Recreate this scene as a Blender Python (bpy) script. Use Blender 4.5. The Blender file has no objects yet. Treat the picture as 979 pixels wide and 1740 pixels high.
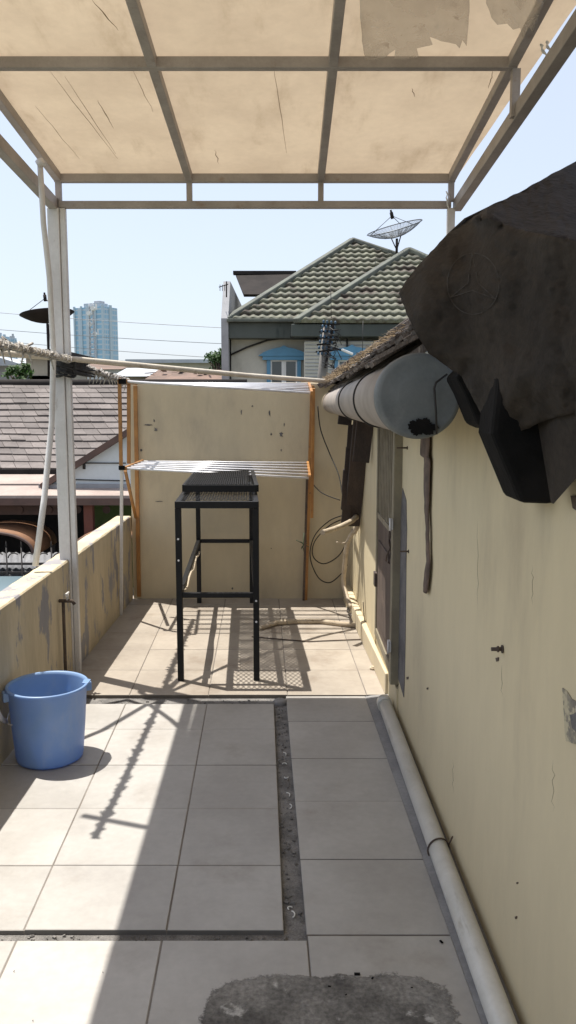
import bpy, bmesh, math, random
from mathutils import Vector, Matrix, noise
from mathutils.geometry import delaunay_2d_cdt
random.seed(7)
sc = bpy.context.scene
R = math.radians
# ------------------------------------------------------------------ camera
CAMZ, PITCH, F = 1.56, math.atan(183/1400), 1400.0
cd = bpy.data.cameras.new('camera'); cam = bpy.data.objects.new('camera', cd)
sc.collection.objects.link(cam); sc.camera = cam
cam.location = (0, 0, CAMZ); cam.rotation_euler = (math.pi/2-PITCH, 0, 0)
cd.sensor_fit = 'VERTICAL'; cd.sensor_height = 36; cd.lens = F/1740*36
cd.clip_start = .05; cd.clip_end = 6000
# ------------------------------------------------------------------ light
LIGHT = Vector((.285, -.165, -1)).normalized()
w = bpy.data.worlds.new('World'); sc.world = w; w.use_nodes = True
nt = w.node_tree; nt.nodes.clear()
sky = nt.nodes.new('ShaderNodeTexSky'); sky.sky_type = 'NISHITA'; sky.sun_disc = False
sky.sun_elevation = math.asin(-LIGHT.z); sky.sun_rotation = math.atan2(-LIGHT.x, -LIGHT.y)
sky.air_density = 1.0; sky.dust_density = 2.0; sky.ozone_density = 1.0; sky.altitude = 0
bg = nt.nodes.new('ShaderNodeBackground'); bg.inputs[1].default_value = .14
wo = nt.nodes.new('ShaderNodeOutputWorld')
hz = nt.nodes.new('ShaderNodeMix'); hz.data_type = 'RGBA'; hz.inputs[0].default_value = .72   # humid white haze veiling the blue
hz.inputs[7].default_value = (2.62, 2.80, 3.18, 1); nt.links.new(sky.outputs[0], hz.inputs[6])
nt.links.new(hz.outputs[2], bg.inputs[0]); nt.links.new(bg.outputs[0], wo.inputs[0])
sl = bpy.data.lights.new('sun', 'SUN'); sl.energy = 3.6; sl.angle = R(.45); sl.color = (1, .95, .87)
so = bpy.data.objects.new('sun', sl); sc.collection.objects.link(so)
so.rotation_euler = LIGHT.to_track_quat('-Z', 'Y').to_euler()
sc.view_settings.view_transform = 'Standard'; sc.view_settings.look = 'None'
sc.view_settings.exposure = 1.05; sc.view_settings.gamma = 1
# ------------------------------------------------------------------ helpers
CP, SP = math.cos(PITCH), math.sin(PITCH)
def ray(u, v):
    cx = (u-489.5)/F; cy = -(v-870)/F
    return Vector((cx, CP+cy*SP, -SP+cy*CP))
def W(u, v, Y):
    d = ray(u, v); return Vector((0, 0, CAMZ)) + d*(Y/d.y)
def G(u, v, z=0):
    d = ray(u, v); return Vector((0, 0, CAMZ)) + d*((z-CAMZ)/d.z)
ORG = {}
def tag(o, label=None, cat=None, group=None, kind=None):
    if label: o['label'] = label
    if cat: o['category'] = cat
    if group: o['group'] = group
    if kind: o['kind'] = kind
    return o
def empty(name, loc, label=None, cat=None, group=None, kind=None):
    o = bpy.data.objects.new(name, None); sc.collection.objects.link(o)
    o.location = loc; o.empty_display_size = .1; ORG[o.name] = Vector(loc)
    return tag(o, label, cat, group, kind)
def frames(pts):
    ts = []
    n = len(pts)
    for i in range(n):
        t = pts[min(i+1, n-1)]-pts[max(i-1, 0)]
        ts.append(t.normalized() if t.length > 1e-9 else Vector((0, 0, 1)))
    a = Vector((0, 0, 1)) if abs(ts[0].z) < .9 else Vector((1, 0, 0))
    nrm = (a-ts[0]*a.dot(ts[0])).normalized(); out = []
    for t in ts:
        nrm = nrm-t*nrm.dot(t)
        nrm = nrm.normalized() if nrm.length > 1e-6 else t.orthogonal().normalized()
        out.append((nrm, t.cross(nrm)))
    return out
class MB:
    def __init__(s): s.bm = bmesh.new(); s.smooth = set()
    def face(s, pts, sm=False):
        f = s.bm.faces.new([s.bm.verts.new(p) for p in pts]); f.smooth = sm; return f
    def box(s, c, d, rot=None):
        c = Vector(c); v = []
        for x in (-.5, .5):
            for y in (-.5, .5):
                for z in (-.5, .5):
                    p = Vector((x*d[0], y*d[1], z*d[2]))
                    if rot: p = rot @ p
                    v.append(s.bm.verts.new(c+p))
        fs = []
        for q in ((0,1,3,2), (4,6,7,5), (0,4,5,1), (2,3,7,6), (0,2,6,4), (1,5,7,3)):
            fs.append(s.bm.faces.new([v[i] for i in q]))
        return fs
    def box2(s, a, b):
        a = Vector(a); b = Vector(b)
        return s.box((a+b)/2, [abs(b[i]-a[i]) for i in range(3)])
    def bar(s, a, b, wd, ht=None, up=(0, 0, 1)):
        a = Vector(a); b = Vector(b); ht = ht or wd; t = (b-a).normalized(); up = Vector(up)
        if abs(t.dot(up)) > .98: up = Vector((0, 1, 0))
        x = t.cross(up).normalized(); z = x.cross(t)
        rot = Matrix((x, t, z)).transposed()
        return s.box((a+b)/2, (wd, (b-a).length, ht), rot)
    def tube(s, pts, r, n=8, caps=True, sm=True, squash=1):
        pts = [Vector(p) for p in pts]; fr = frames(pts); rings = []
        for i, p in enumerate(pts):
            rr = r[i] if isinstance(r, (list, tuple)) else r
            nn, bb = fr[i]
            rings.append([s.bm.verts.new(p+nn*math.cos(a)*rr*squash+bb*math.sin(a)*rr) for a in [2*math.pi*k/n for k in range(n)]])
        for i in range(len(pts)-1):
            for k in range(n):
                f = s.bm.faces.new([rings[i][k], rings[i][(k+1) % n], rings[i+1][(k+1) % n], rings[i+1][k]]); f.smooth = sm
        if caps:
            s.bm.faces.new(rings[0][::-1]); s.bm.faces.new(rings[-1])
    def prism(s, poly, dvec):
        dvec = Vector(dvec); a = [s.bm.verts.new(p) for p in poly]; b = [s.bm.verts.new(Vector(p)+dvec) for p in poly]
        s.bm.faces.new(a); s.bm.faces.new(b[::-1]); n = len(a)
        for i in range(n): s.bm.faces.new([a[i], b[i], b[(i+1) % n], a[(i+1) % n]])
    def lathe(s, c, prof, n=48, sm=True):
        c = Vector(c); rings = []
        for r, z in prof:
            rings.append([s.bm.verts.new(c+Vector((r*math.cos(2*math.pi*k/n), r*math.sin(2*math.pi*k/n), z))) for k in range(n)])
        for i in range(len(rings)-1):
            for k in range(n):
                f = s.bm.faces.new([rings[i][k], rings[i][(k+1) % n], rings[i+1][(k+1) % n], rings[i+1][k]]); f.smooth = sm
        return rings
    def build(s, name, mat, parent=None, label=None, cat=None, group=None, kind=None, bevel=0, flip=True, origin=None, solid=0):
        bm = s.bm
        if flip: bmesh.ops.recalc_face_normals(bm, faces=bm.faces)
        me = bpy.data.meshes.new(name)
        if parent is not None:
            off = ORG[parent.name]
        elif origin is not None: off = Vector(origin)
        else:
            xs = [v.co for v in bm.verts]
            off = Vector(((min(p.x for p in xs)+max(p.x for p in xs))/2, (min(p.y for p in xs)+max(p.y for p in xs))/2, min(p.z for p in xs)))
        bmesh.ops.translate(bm, verts=bm.verts, vec=-off)
        bm.to_mesh(me); bm.free(); me.materials.append(mat)
        o = bpy.data.objects.new(name, me); sc.collection.objects.link(o)
        ORG[o.name] = off
        if parent is not None: o.parent = parent
        else: o.location = off
        if solid:
            m = o.modifiers.new('solid', 'SOLIDIFY'); m.thickness = solid; m.offset = 0
        if bevel:
            m = o.modifiers.new('bevel', 'BEVEL'); m.width = bevel; m.segments = 2; m.limit_method = 'ANGLE'; m.angle_limit = R(40)
        return tag(o, label, cat, group, kind)
def islands(mb):
    bm = mb.bm; bm.verts.ensure_lookup_table(); seen = set(); out = []
    for v in bm.verts:
        if v.index in seen: continue
        st = [v]; seen.add(v.index); comp = []
        while st:
            q = st.pop(); comp.append(q)
            for e in q.link_edges:
                o = e.other_vert(q)
                if o.index not in seen: seen.add(o.index); st.append(o)
        n = MB(); mp = {q.index: n.bm.verts.new(q.co) for q in comp}; done = set()
        for q in comp:
            for f in q.link_faces:
                if f.index not in done:
                    done.add(f.index); n.bm.faces.new([mp[w.index] for w in f.verts]).smooth = f.smooth
        out.append(n)
    return out
def build_each(mb, *a, **k):
    mb.bm.verts.index_update(); mb.bm.faces.index_update()
    return [i.build(*a, **k) for i in islands(mb)]
def sub_origin(o, parent):   # child of a mesh part shares the parent's world origin
    ORG[o.name] = ORG[parent.name]
def copy_tree(o, parent=None):
    c = o.copy(); sc.collection.objects.link(c); c.parent = parent; ORG[c.name] = ORG[o.name]
    for ch in [x for x in sc.objects if x.parent == o]: copy_tree(ch, c)
    return c
# ------------------------------------------------------------------ materials
def mat(name, c1, c2=None, scale=5, rough=.7, bump=0, bscale=None, metal=0, c3=None, s3=2, t3=(.55, .7), stretch=(1, 1, 1),
        stretch3=(1, 1, 1), fine=.0, spec=.5, trans=0, tcol=None, attr=False, alpha=None, bdist=.01):
    m = bpy.data.materials.new(name); m.use_nodes = True; t = m.node_tree; N = t.nodes; L = t.links
    p = N['Principled BSDF']; p.inputs['Roughness'].default_value = rough; p.inputs['Metallic'].default_value = metal
    p.inputs['Specular IOR Level'].default_value = spec
    tc = N.new('ShaderNodeTexCoord')
    def nz(sc_, st, det=6, rg=.6):
        mp = N.new('ShaderNodeMapping'); mp.inputs['Scale'].default_value = st; L.new(tc.outputs['Object'], mp.inputs[0])
        n = N.new('ShaderNodeTexNoise'); n.inputs['Scale'].default_value = sc_; n.inputs['Detail'].default_value = det
        n.inputs['Roughness'].default_value = rg; L.new(mp.outputs[0], n.inputs[0]); return n
    def ramp(fac, a, b):
        r = N.new('ShaderNodeMapRange'); r.inputs[1].default_value = a; r.inputs[2].default_value = b; r.interpolation_type = 'SMOOTHSTEP'
        L.new(fac, r.inputs[0]); return r.outputs[0]
    def mix(f, a, b, mode='MIX'):
        x = N.new('ShaderNodeMix'); x.data_type = 'RGBA'; x.blend_type = mode
        if isinstance(f, float): x.inputs[0].default_value = f
        else: L.new(f, x.inputs[0])
        for k, q in ((6, a), (7, b)):
            if isinstance(q, tuple): x.inputs[k].default_value = (*q, 1)
            else: L.new(q, x.inputs[k])
        return x.outputs[2]
    col = c1
    if c2: col = mix(ramp(nz(scale, stretch).outputs[0], .35, .65), c1, c2)
    if c3: col = mix(ramp(nz(s3, stretch3, 8, .65).outputs[0], *t3), col, c3)
    if fine:
        f = nz(scale*14, stretch, 3)
        r = N.new('ShaderNodeMapRange'); r.inputs[1].default_value = .3; r.inputs[2].default_value = .7
        r.inputs[3].default_value = 1-fine; r.inputs[4].default_value = 1+fine; L.new(f.outputs[0], r.inputs[0])
        cc = N.new('ShaderNodeVectorMath'); cc.operation = 'SCALE'
        if isinstance(col, tuple): cc.inputs[0].default_value = col
        else: L.new(col, cc.inputs[0])
        L.new(r.outputs[0], cc.inputs['Scale']); col = cc.outputs[0]
    if attr:
        a = N.new('ShaderNodeAttribute'); a.attribute_name = 'tone'
        cc = N.new('ShaderNodeVectorMath'); cc.operation = 'SCALE'
        if isinstance(col, tuple): cc.inputs[0].default_value = col
        else: L.new(col, cc.inputs[0])
        L.new(a.outputs['Fac'], cc.inputs['Scale']); col = cc.outputs[0]
    if isinstance(col, tuple): p.inputs['Base Color'].default_value = (*col, 1)
    else: L.new(col, p.inputs['Base Color'])
    if bump:
        b = N.new('ShaderNodeBump'); b.inputs['Strength'].default_value = bump; b.inputs['Distance'].default_value = bdist
        L.new(nz(bscale or scale*6, stretch, 8).outputs[0], b.inputs['Height']); L.new(b.outputs[0], p.inputs['Normal'])
    if trans:
        tr = N.new('ShaderNodeBsdfTranslucent')
        if tcol: tr.inputs[0].default_value = (*tcol, 1)
        if tcol and not isinstance(col, tuple):
            L.new(mix(1.0, col, tcol, 'MULTIPLY'), tr.inputs[0])
        ms = N.new('ShaderNodeMixShader'); ms.inputs[0].default_value = trans
        L.new(p.outputs[0], ms.inputs[1]); L.new(tr.outputs[0], ms.inputs[2]); L.new(ms.outputs[0], N['Material Output'].inputs[0])
    return m
M = {}
M['tile'] = mat('floor_tile', (.42, .405, .38), (.36, .343, .32), 2.2, .42, .06, 30, c3=(.28, .25, .22), s3=2.6, t3=(.52, .82), fine=.05, attr=True)
M['tilef'] = mat('floor_tile_far', (.38, .335, .28), (.31, .27, .225), 2.2, .5, .06, 30, c3=(.22, .175, .135), s3=2.8, t3=(.48, .8), fine=.05, attr=True)
M['concrete'] = mat('rough_concrete', (.21, .20, .19), (.12, .115, .11), 14, .9, .9, 60, c3=(.42, .40, .38), s3=24, t3=(.66, .74), fine=.3)
M['grout'] = mat('grout', (.24, .215, .19), (.17, .15, .13), 9, .9, .3, 60)
M['cement'] = mat('cement_patch', (.20, .195, .185), (.045, .042, .040), 7, .9, 1, 55, c3=(.36, .35, .33), s3=8, t3=(.60, .66), fine=.45)
M['walldirty'] = mat('dirty_cream_paint', (.58, .49, .33), (.44, .37, .25), 3, .85, .25, 40, c3=(.27, .26, .265), s3=4.2, t3=(.535, .575), stretch3=(1, 1, .4), fine=.06, stretch=(1, 1, .25))
M['wall'] = mat('cream_paint', (.66, .565, .37), (.59, .505, .33), 1.1, .8, .15, 40, c3=(.42, .35, .235), s3=1.8, t3=(.50, .80), stretch3=(1, 1, .35), fine=.02, stretch=(1, 1, .4))
M['farwall'] = mat('far_cream_paint', (.62, .53, .36), (.53, .45, .31), 1.6, .85, .15, 40, c3=(.40, .34, .25), s3=2.0, t3=(.48, .80), stretch3=(1, 1, .45), fine=.02, stretch=(1, 1, .4))
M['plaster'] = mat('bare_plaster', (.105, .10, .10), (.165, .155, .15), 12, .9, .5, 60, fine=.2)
M['steel'] = mat('painted_steel', (.38, .345, .325), (.30, .27, .25), 6, .5, .1, 60, c3=(.24, .17, .12), s3=9, t3=(.6, .75), fine=.06)
M['post'] = mat('white_post', (.68, .67, .66), (.58, .565, .55), 4, .5, .1, 60, c3=(.38, .33, .29), s3=8, t3=(.62, .74), stretch3=(1, 1, .3), fine=.04)
M['panel'] = mat('translucent_panel', (.57, .49, .385), (.49, .415, .325), 1.9, .55, .1, 20, c3=(.36, .29, .21), s3=2.8, t3=(.50, .80), stretch3=(2.0, .6, 1), trans=.34, tcol=(.94, .87, .775), fine=.035)
M['torn'] = mat('torn_sheet', (.60, .60, .58), (.48, .47, .45), 4, .7, .6, 10, c3=(.25, .22, .19), s3=12, t3=(.62, .68), trans=.85, tcol=(1, 1, 1), bdist=.03)
_t = M['torn'].node_tree; _o = _t.nodes['Material Output']; _m = _t.nodes.new('ShaderNodeMixShader'); _m.inputs[0].default_value = .62
_t.links.new(_o.inputs[0].links[0].from_socket, _m.inputs[1]); _t.links.new(_t.nodes.new('ShaderNodeBsdfTransparent').outputs[0], _m.inputs[2]); _t.links.new(_m.outputs[0], _o.inputs[0])
M['pvc'] = mat('white_pvc', (.64, .63, .58), (.54, .53, .48), 5, .35, .05, 30, c3=(.36, .33, .26), s3=7, t3=(.6, .8), stretch3=(4, .6, 1), fine=.03)
M['pvcdark'] = mat('grey_pvc', (.36, .315, .275), (.27, .235, .205), 4, .55, .05, 30, c3=(.28, .24, .21), s3=4, t3=(.58, .8))
M['cap'] = mat('grey_cap', (.155, .168, .172), (.115, .128, .132), 6, .6, .15, 25, c3=(.22, .225, .22), s3=7, t3=(.52, .8), fine=.05)
M['black'] = mat('black_paint', (.008, .008, .009), (.012, .012, .012), 6, .5, .1, 50, spec=.25)
M['blackm'] = mat('black_matt', (.006, .006, .006), (.012, .011, .011), 8, .85, .3, 40, spec=.12)
M['tarp'] = mat('dark_tarp', (.034, .027, .021), (.020, .016, .013), 4, .8, .6, 12, c3=(.070, .060, .050), s3=3.2, t3=(.54, .80), fine=.2, bdist=.014, spec=.25)
M['tarptop'] = mat('dark_tarp_roof', (.026, .021, .020), (.012, .010, .010), 10, .8, .7, 22, fine=.3, stretch=(3, .8, 1), bdist=.02, spec=.2)
M['emblem'] = mat('faded_print', (.050, .043, .037), (.036, .030, .026), 30, .8, c3=(.030, .025, .020), s3=14, t3=(.44, .56))
M['shingle'] = mat('weathered_shingle', (.20, .17, .15), (.085, .07, .062), 6, .9, .9, 30, c3=(.36, .32, .28), s3=9, t3=(.58, .66), stretch=(4, .8, 1), stretch3=(5, .8, 1), fine=.3, bdist=.02)
M['wooddark'] = mat('dark_boards', (.048, .033, .026), (.028, .02, .017), 8, .8, .5, 40, stretch=(1, 1, .3), fine=.2)
M['orange'] = mat('orange_brown_frame', (.40, .19, .05), (.31, .14, .04), 9, .5, .1, 50, c3=(.16, .09, .04), s3=14, t3=(.62, .7))
M['alu'] = mat('bright_rod', (.78, .78, .80), (.66, .66, .68), 12, .3, 0, metal=.25)
M['bamboo'] = mat('bamboo_pole', (.62, .57, .48), (.50, .45, .37), 8, .55, .1, 40, c3=(.36, .31, .25), s3=9, t3=(.62, .7), stretch3=(1, .3, 1))
M['rope'] = mat('grey_rope', (.50, .48, .45), (.26, .24, .22), 30, .9, .8, 90, fine=.3)
M['rope_dark'] = mat('dark_rope', (.04, .04, .042), (.02, .02, .022), 30, .85, .8, 90)
M['rust'] = mat('rusty_steel', (.10, .07, .05), (.06, .045, .04), 20, .8, .4, 60)
M['bucket'] = mat('blue_plastic', (.29, .44, .68), (.24, .39, .64), 4, .38, .03, 30, c3=(.36, .47, .62), s3=6, t3=(.52, .75), stretch3=(1, 1, .4), trans=.3, tcol=(.35, .7, 1))
M['wrap'] = mat('wrapped_pipe', (.52, .44, .33), (.40, .33, .24), 14, .85, .5, 50, c3=(.24, .18, .12), s3=22, t3=(.6, .68))
M['cable'] = mat('black_cable', (.02, .018, .017), None, rough=.6)
M['doorframe'] = mat('olive_frame', (.25, .22, .15), (.2, .17, .12), 6, .6, .1, 40, fine=.05)
M['doorpanel'] = mat('brown_panel', (.13, .095, .075), (.08, .058, .048), 6, .7, .2, 40, c3=(.22, .16, .12), s3=5, t3=(.6, .75), stretch=(1, 1, .3))
M['slat'] = mat('tan_slat', (.27, .235, .17), (.2, .17, .12), 12, .65)
M['rag'] = mat('brown_rag', (.19, .135, .105), (.10, .075, .062), 14, .9, .6, 40)
# background
M['ground'] = mat('earth', (.16, .15, .12), (.1, .12, .07), .05, .95)
M['road'] = mat('asphalt', (.06, .06, .062), (.045, .045, .046), 2, .9, .2, 60)
M['roof_l'] = mat('grey_brown_tiles', (.160, .138, .128), (.115, .098, .091), 1.6, .85, .3, 14, c3=(.10, .08, .075), s3=2.5, t3=(.6, .75), fine=.15, stretch=(.6, 1, 1), attr=True)
M['roof_lip'] = mat('tile_shadow_lip', (.05, .04, .038), None, rough=.9)
M['asbestos'] = mat('fibre_cement', (.38, .31, .27), (.30, .24, .21), 1.2, .9, .2, 10, fine=.08)
M['asb_grey'] = mat('grey_sheet', (.20, .20, .205), (.15, .15, .155), 2.5, .85, .3, 20, fine=.1)
M['white_wall'] = mat('white_house_wall', (.62, .65, .66), (.55, .57, .58), .9, .85, fine=.03)
M['brownboard'] = mat('brown_board', (.12, .07, .055), (.09, .055, .045), 3, .8)
M['dark_in'] = mat('interior_shade', (.012, .010, .010), (.02, .015, .013), 2, .9)  # near-black wall colour stands in for the shade inside the carport
M['green_wall'] = mat('green_house_wall', (.085, .12, .03), (.07, .1, .025), 2, .8)
M['red_col'] = mat('red_brown_column', (.16, .05, .03), (.12, .04, .028), 3, .7)
M['iron'] = mat('iron_gate', (.02, .017, .016), (.035, .026, .022), 8, .6)
M['roof_g'] = mat('mossy_tiles', (.235, .235, .175), (.16, .16, .125), 1.3, .85, .3, 8, c3=(.095, .075, .062), s3=1.5, t3=(.46, .66), stretch3=(1, 1, .5), fine=.25)
M['ridge_g'] = mat('green_ridge', (.115, .125, .10), (.075, .08, .07), 2, .8, .2, 10, fine=.1)
M['fascia_g'] = mat('dark_green_fascia', (.070, .080, .070), (.05, .058, .052), .9, .7, c3=(.03, .04, .035), s3=1.5, t3=(.55, .7), stretch3=(3, 1, .5))
M['ghouse'] = mat('ivory_wall', (.52, .50, .43), (.44, .425, .37), .8, .85, c3=(.33, .31, .25), s3=1.1, t3=(.55, .8), stretch3=(2, 1, .3), fine=.03)
M['blue_trim'] = mat('blue_trim', (.10, .27, .42), (.09, .23, .36), 2, .6)
M['white_frame'] = mat('white_frame', (.72, .72, .70), None, rough=.5)
M['glass'] = mat('dark_glass', (.03, .045, .05), (.05, .07, .07), 1, .08, spec=.8)
M['corr_dark'] = mat('dark_sheet', (.022, .019, .018), (.032, .027, .025), 2, .85, spec=.15)
M['grey_conc'] = mat('grey_render', (.33, .33, .34), (.27, .27, .28), .8, .9, fine=.05)
M['dish'] = mat('dish_mesh_metal', (.075, .085, .095), None, rough=.5, metal=.4)
M['leaf'] = mat('leaves', (.05, .10, .025), (.035, .07, .02), 2, .7, trans=.25, tcol=(.5, .9, .3))
M['bark'] = mat('bark', (.12, .09, .07), (.08, .06, .05), 5, .9, .5)
M['beige_wall'] = mat('beige_wall', (.45, .42, .34), (.38, .36, .29), .8, .9, fine=.05)
M['brown_roof'] = mat('brown_roof', (.20, .13, .10), (.13, .09, .07), .8, .9, fine=.2)
M['light_roof'] = mat('pale_sheet', (.42, .45, .48), (.36, .38, .41), .6, .8)
M['concpole'] = mat('pole_concrete', (.20, .185, .17), (.15, .14, .13), 3, .9)
M['bluebits'] = mat('blue_insulator', (.04, .10, .17), (.03, .045, .06), 5, .5)
M['car_orange'] = mat('orange_car_paint', (.27, .125, .055), (.2, .095, .045), 4, .75)
M['car_red'] = mat('red_brown_car_paint', (.30, .13, .07), None, rough=.3)
M['car_silver'] = mat('silver_car_paint', (.34, .35, .36), None, rough=.3, metal=.3)
M['car_blue'] = mat('pale_blue_car_paint', (.12, .17, .19), None, rough=.35)
M['tyre'] = mat('tyre', (.02, .02, .02), None, rough=.85)
M['rim'] = mat('rim', (.5, .5, .5), None, rough=.4, metal=.8)
M['lamp'] = mat('lamp_glass', (.7, .7, .68), None, rough=.15)
def tower_mat(name, glass, frame, sx, sz):
    m = bpy.data.materials.new(name); m.use_nodes = True; t = m.node_tree; N = t.nodes; L = t.links; p = N['Principled BSDF']
    tc = N.new('ShaderNodeTexCoord'); sp = N.new('ShaderNodeSeparateXYZ'); L.new(tc.outputs['Object'], sp.inputs[0])
    ad = N.new('ShaderNodeMath'); ad.operation = 'ADD'; L.new(sp.outputs[0], ad.inputs[0]); L.new(sp.outputs[1], ad.inputs[1])
    def cell(o, s, th):
        a = N.new('ShaderNodeMath'); a.operation = 'MULTIPLY'; a.inputs[1].default_value = 1/s; L.new(o, a.inputs[0])
        b = N.new('ShaderNodeMath'); b.operation = 'FRACT'; L.new(a.outputs[0], b.inputs[0])
        c = N.new('ShaderNodeMath'); c.operation = 'LESS_THAN'; c.inputs[1].default_value = th; L.new(b.outputs[0], c.inputs[0]); return c.outputs[0]
    a = cell(ad.outputs[0], sx, .28); b = cell(sp.outputs[2], sz, .3)
    mx = N.new('ShaderNodeMath'); mx.operation = 'MAXIMUM'; L.new(a, mx.inputs[0]); L.new(b, mx.inputs[1])
    nz = N.new('ShaderNodeTexNoise'); nz.inputs['Scale'].default_value = .09; L.new(tc.outputs['Object'], nz.inputs[0])
    g = N.new('ShaderNodeMix'); g.data_type = 'RGBA'; L.new(nz.outputs[0], g.inputs[0])
    g.inputs[6].default_value = (*glass, 1); g.inputs[7].default_value = (*[min(1, x*1.8) for x in glass], 1)
    x = N.new('ShaderNodeMix'); x.data_type = 'RGBA'; L.new(mx.outputs[0], x.inputs[0]); L.new(g.outputs[2], x.inputs[6]); x.inputs[7].default_value = (*frame, 1)
    L.new(x.outputs[2], p.inputs['Base Color']); p.inputs['Roughness'].default_value = .35
    return m
M['tower'] = tower_mat('glass_tower', (.17, .31, .41), (.46, .54, .60), 3.0, 3.6)

# ================================================================== SETTING
ZG = -2.7
b = MB(); b.face([(-2500, -600, ZG), (2500, -600, ZG), (2500, 3500, ZG), (-2500, 3500, ZG)])
b.build('ground', M['ground'], kind='structure')
b = MB(); b.box2((-60, 8.2, ZG-.1), (-3, 14.2, ZG+.004)); b.build('road', M['road'], kind='structure')
b = MB(); b.box2((-60, 14.2, ZG-.1), (-3, 14.5, ZG+.12)); b.build('kerb', M['grey_conc'], kind='structure')
# terrace slab (with the rough bed the missing tiles leave)
b = MB(); b.box2((-1.45, -1.2, ZG-.05), (2.6, 6.66, -.015)); b.build('terrace_slab', M['concrete'], kind='structure')
SK = -.033
def xs(x0, Y): return x0+SK*(Y-2.28)
def tiles(name, cols, rows, m, top=0.0, gap=.0022, noskew=False):
    b = MB(); lay = b.bm.loops.layers.float_color.new('tone')
    for i in range(len(cols)-1):
        for j in range(len(rows)-1):
            y0, y1 = rows[j]+gap, rows[j+1]-gap
            c0, c1 = cols[i]+gap, cols[i+1]-gap
            f = (lambda x, y: x) if noskew else xs
            dz = random.uniform(-.0012, .0012)
            q = [(f(c0, y0), y0), (f(c1, y0), y0), (f(c1, y1), y1), (f(c0, y1), y1)]
            e = .002
            cx = sum(p[0] for p in q)/4; cy = sum(p[1] for p in q)/4
            n0 = len(b.bm.faces)
            lo = [b.bm.verts.new((p[0], p[1], -.033)) for p in q]
            mi = [b.bm.verts.new((p[0], p[1], top+dz-e)) for p in q]
            hi = [b.bm.verts.new((p[0]+(e if p[0] < cx else -e), p[1]+(e if p[1] < cy else -e), top+dz)) for p in q]
            fs = [b.bm.faces.new(hi)]
            for k in range(4):
                fs.append(b.bm.faces.new([lo[k], lo[(k+1) % 4], mi[(k+1) % 4], mi[k]]))
                fs.append(b.bm.faces.new([mi[k], mi[(k+1) % 4], hi[(k+1) % 4], hi[k]]))
            t = random.uniform(.93, 1.06)
            for q_, ff in enumerate(fs):
                tt = t if (q_ == 0 or q_ % 2 == 0) else .35  # vertical sides coloured darker, standing in for shade in the recessed channel
                for l in ff.loops: l[lay] = (tt, tt, tt, 1)
    return b.build(name, m, kind='structure', origin=(0, 0, 0))
tiles('floor_tiles', [-1.30, -1.217, -.79, -.363, -.011], [2.28, 2.63, 3.03, 3.42, 3.82, 4.16], M['tile'], .001)
tiles('floor_tiles', [.053, .483], [2.262, 2.67, 3.09, 3.49, 3.92, 4.275], M['tile'], .0)
tiles('floor_tiles', [.056, .483], [-1.2, -.64, -.21, .2, .6, 1.0, 1.41, 1.82, 2.258], M['tile'], .0)
tiles('floor_tiles', [-1.30, -.798, -.371, .056], [-1.2, -.64, -.21, .2, .6, 1.0, 1.41, 1.82, 2.237], M['tile'], .0)
tiles('floor_tiles', [-1.25, -1.20, -.79, -.363, .064, .491, .62], [4.28, 4.70, 5.11, 5.51, 5.91, 6.31, 6.60], M['tilef'], .006)
# grout bed just under tile tops
b = MB()
def gb(c0, c1, y0, y1, z):
    b.prism([(xs(c0, y0), y0, z), (xs(c1, y0), y0, z), (xs(c1, y1), y1, z), (xs(c0, y1), y1, z)], (0, 0, -.02))
gb(-1.32, -.0135, 2.2825, 4.1575, -.0035+.001); gb(.0555, .4805, 2.265, 4.27, -.0045); gb(.0555, .4805, -1.2, 2.264, -.0042); gb(-1.32, .0545, -1.2, 2.2345, -.0035); gb(-1.30, .64, 4.2825, 6.62, .0015)
b.build('grout_bed', M['grout'], kind='structure', origin=(0, 0, 0))
# grey cement strip between the tiles and the house wall
b = MB(); pts = []
for i in range(40):
    Y = -1.2+i*(4.275+1.2)/39
    pts.append((xs(.4795, Y)+.002*noise.noise(Vector((Y*4, 0, 0))), Y))
for i in range(39):
    (x0, y0), (x1, y1) = pts[i], pts[i+1]
    wx0, wx1 = .62-.0175*y0, .62-.0175*y1
    b.face([(x0, y0, -.002), (x0+.03, y0, .004), (x1+.03, y1, .004), (x1, y1, -.002)])
    b.face([(x0+.03, y0, .004), (wx0, y0, .012), (wx1, y1, .012), (x1+.03, y1, .004)])
    b.face([(x0, y0, -.03), (x0, y0, -.002), (x1, y1, -.002), (x1, y1, -.03)])
M['strip'] = mat('cement_strip', (.27, .265, .26), (.20, .195, .195), 5, .8, .3, 50, fine=.1)
b.build('cement_strip', M['strip'], kind='structure')
# rubble in the open channel
b = MB()
for i in range(230):
    k = random.random()
    if k < .62:
        Y = random.uniform(2.29, 4.2); x = xs(random.uniform(-.004, .046), Y)
    elif k < .85: x = random.uniform(-1.2, 0); Y = random.uniform(2.243, 2.275)
    else: x = random.uniform(-1.2, -.08); Y = random.uniform(4.18, 4.26)
    s = random.choice([.003, .004, .005, .008])
    rt = Matrix.Rotation(random.random()*6, 3, 'Z') @ Matrix.Rotation(random.random()*3, 3, 'X')
    b.box((x, Y, -.015+s*.4), (s*random.uniform(.7, 2), s, s*.7), rt)
b.build('channel_rubble', M['concrete'], kind='stuff', label='loose crumbs of mortar lying in the open channel between tiles', cat='rubble')
b = MB()
for (u, v) in ((483, 1283), (487, 1322), (489, 1352), (492, 1372), (494, 1546), (496, 1556), (484, 1300)):
    p = G(u, v, -.013); n = 7; a0 = random.random()*6
    b.tube([p+Vector((.009*math.cos(a0+k*.5), .012*math.sin(a0+k*.5), .002+.001*k)) for k in range(n)], .0022, 5)
b.build('plastic_shavings', M['white_frame'], kind='stuff', label='white curled plastic shavings lying in the floor channel', cat='litter')
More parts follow.
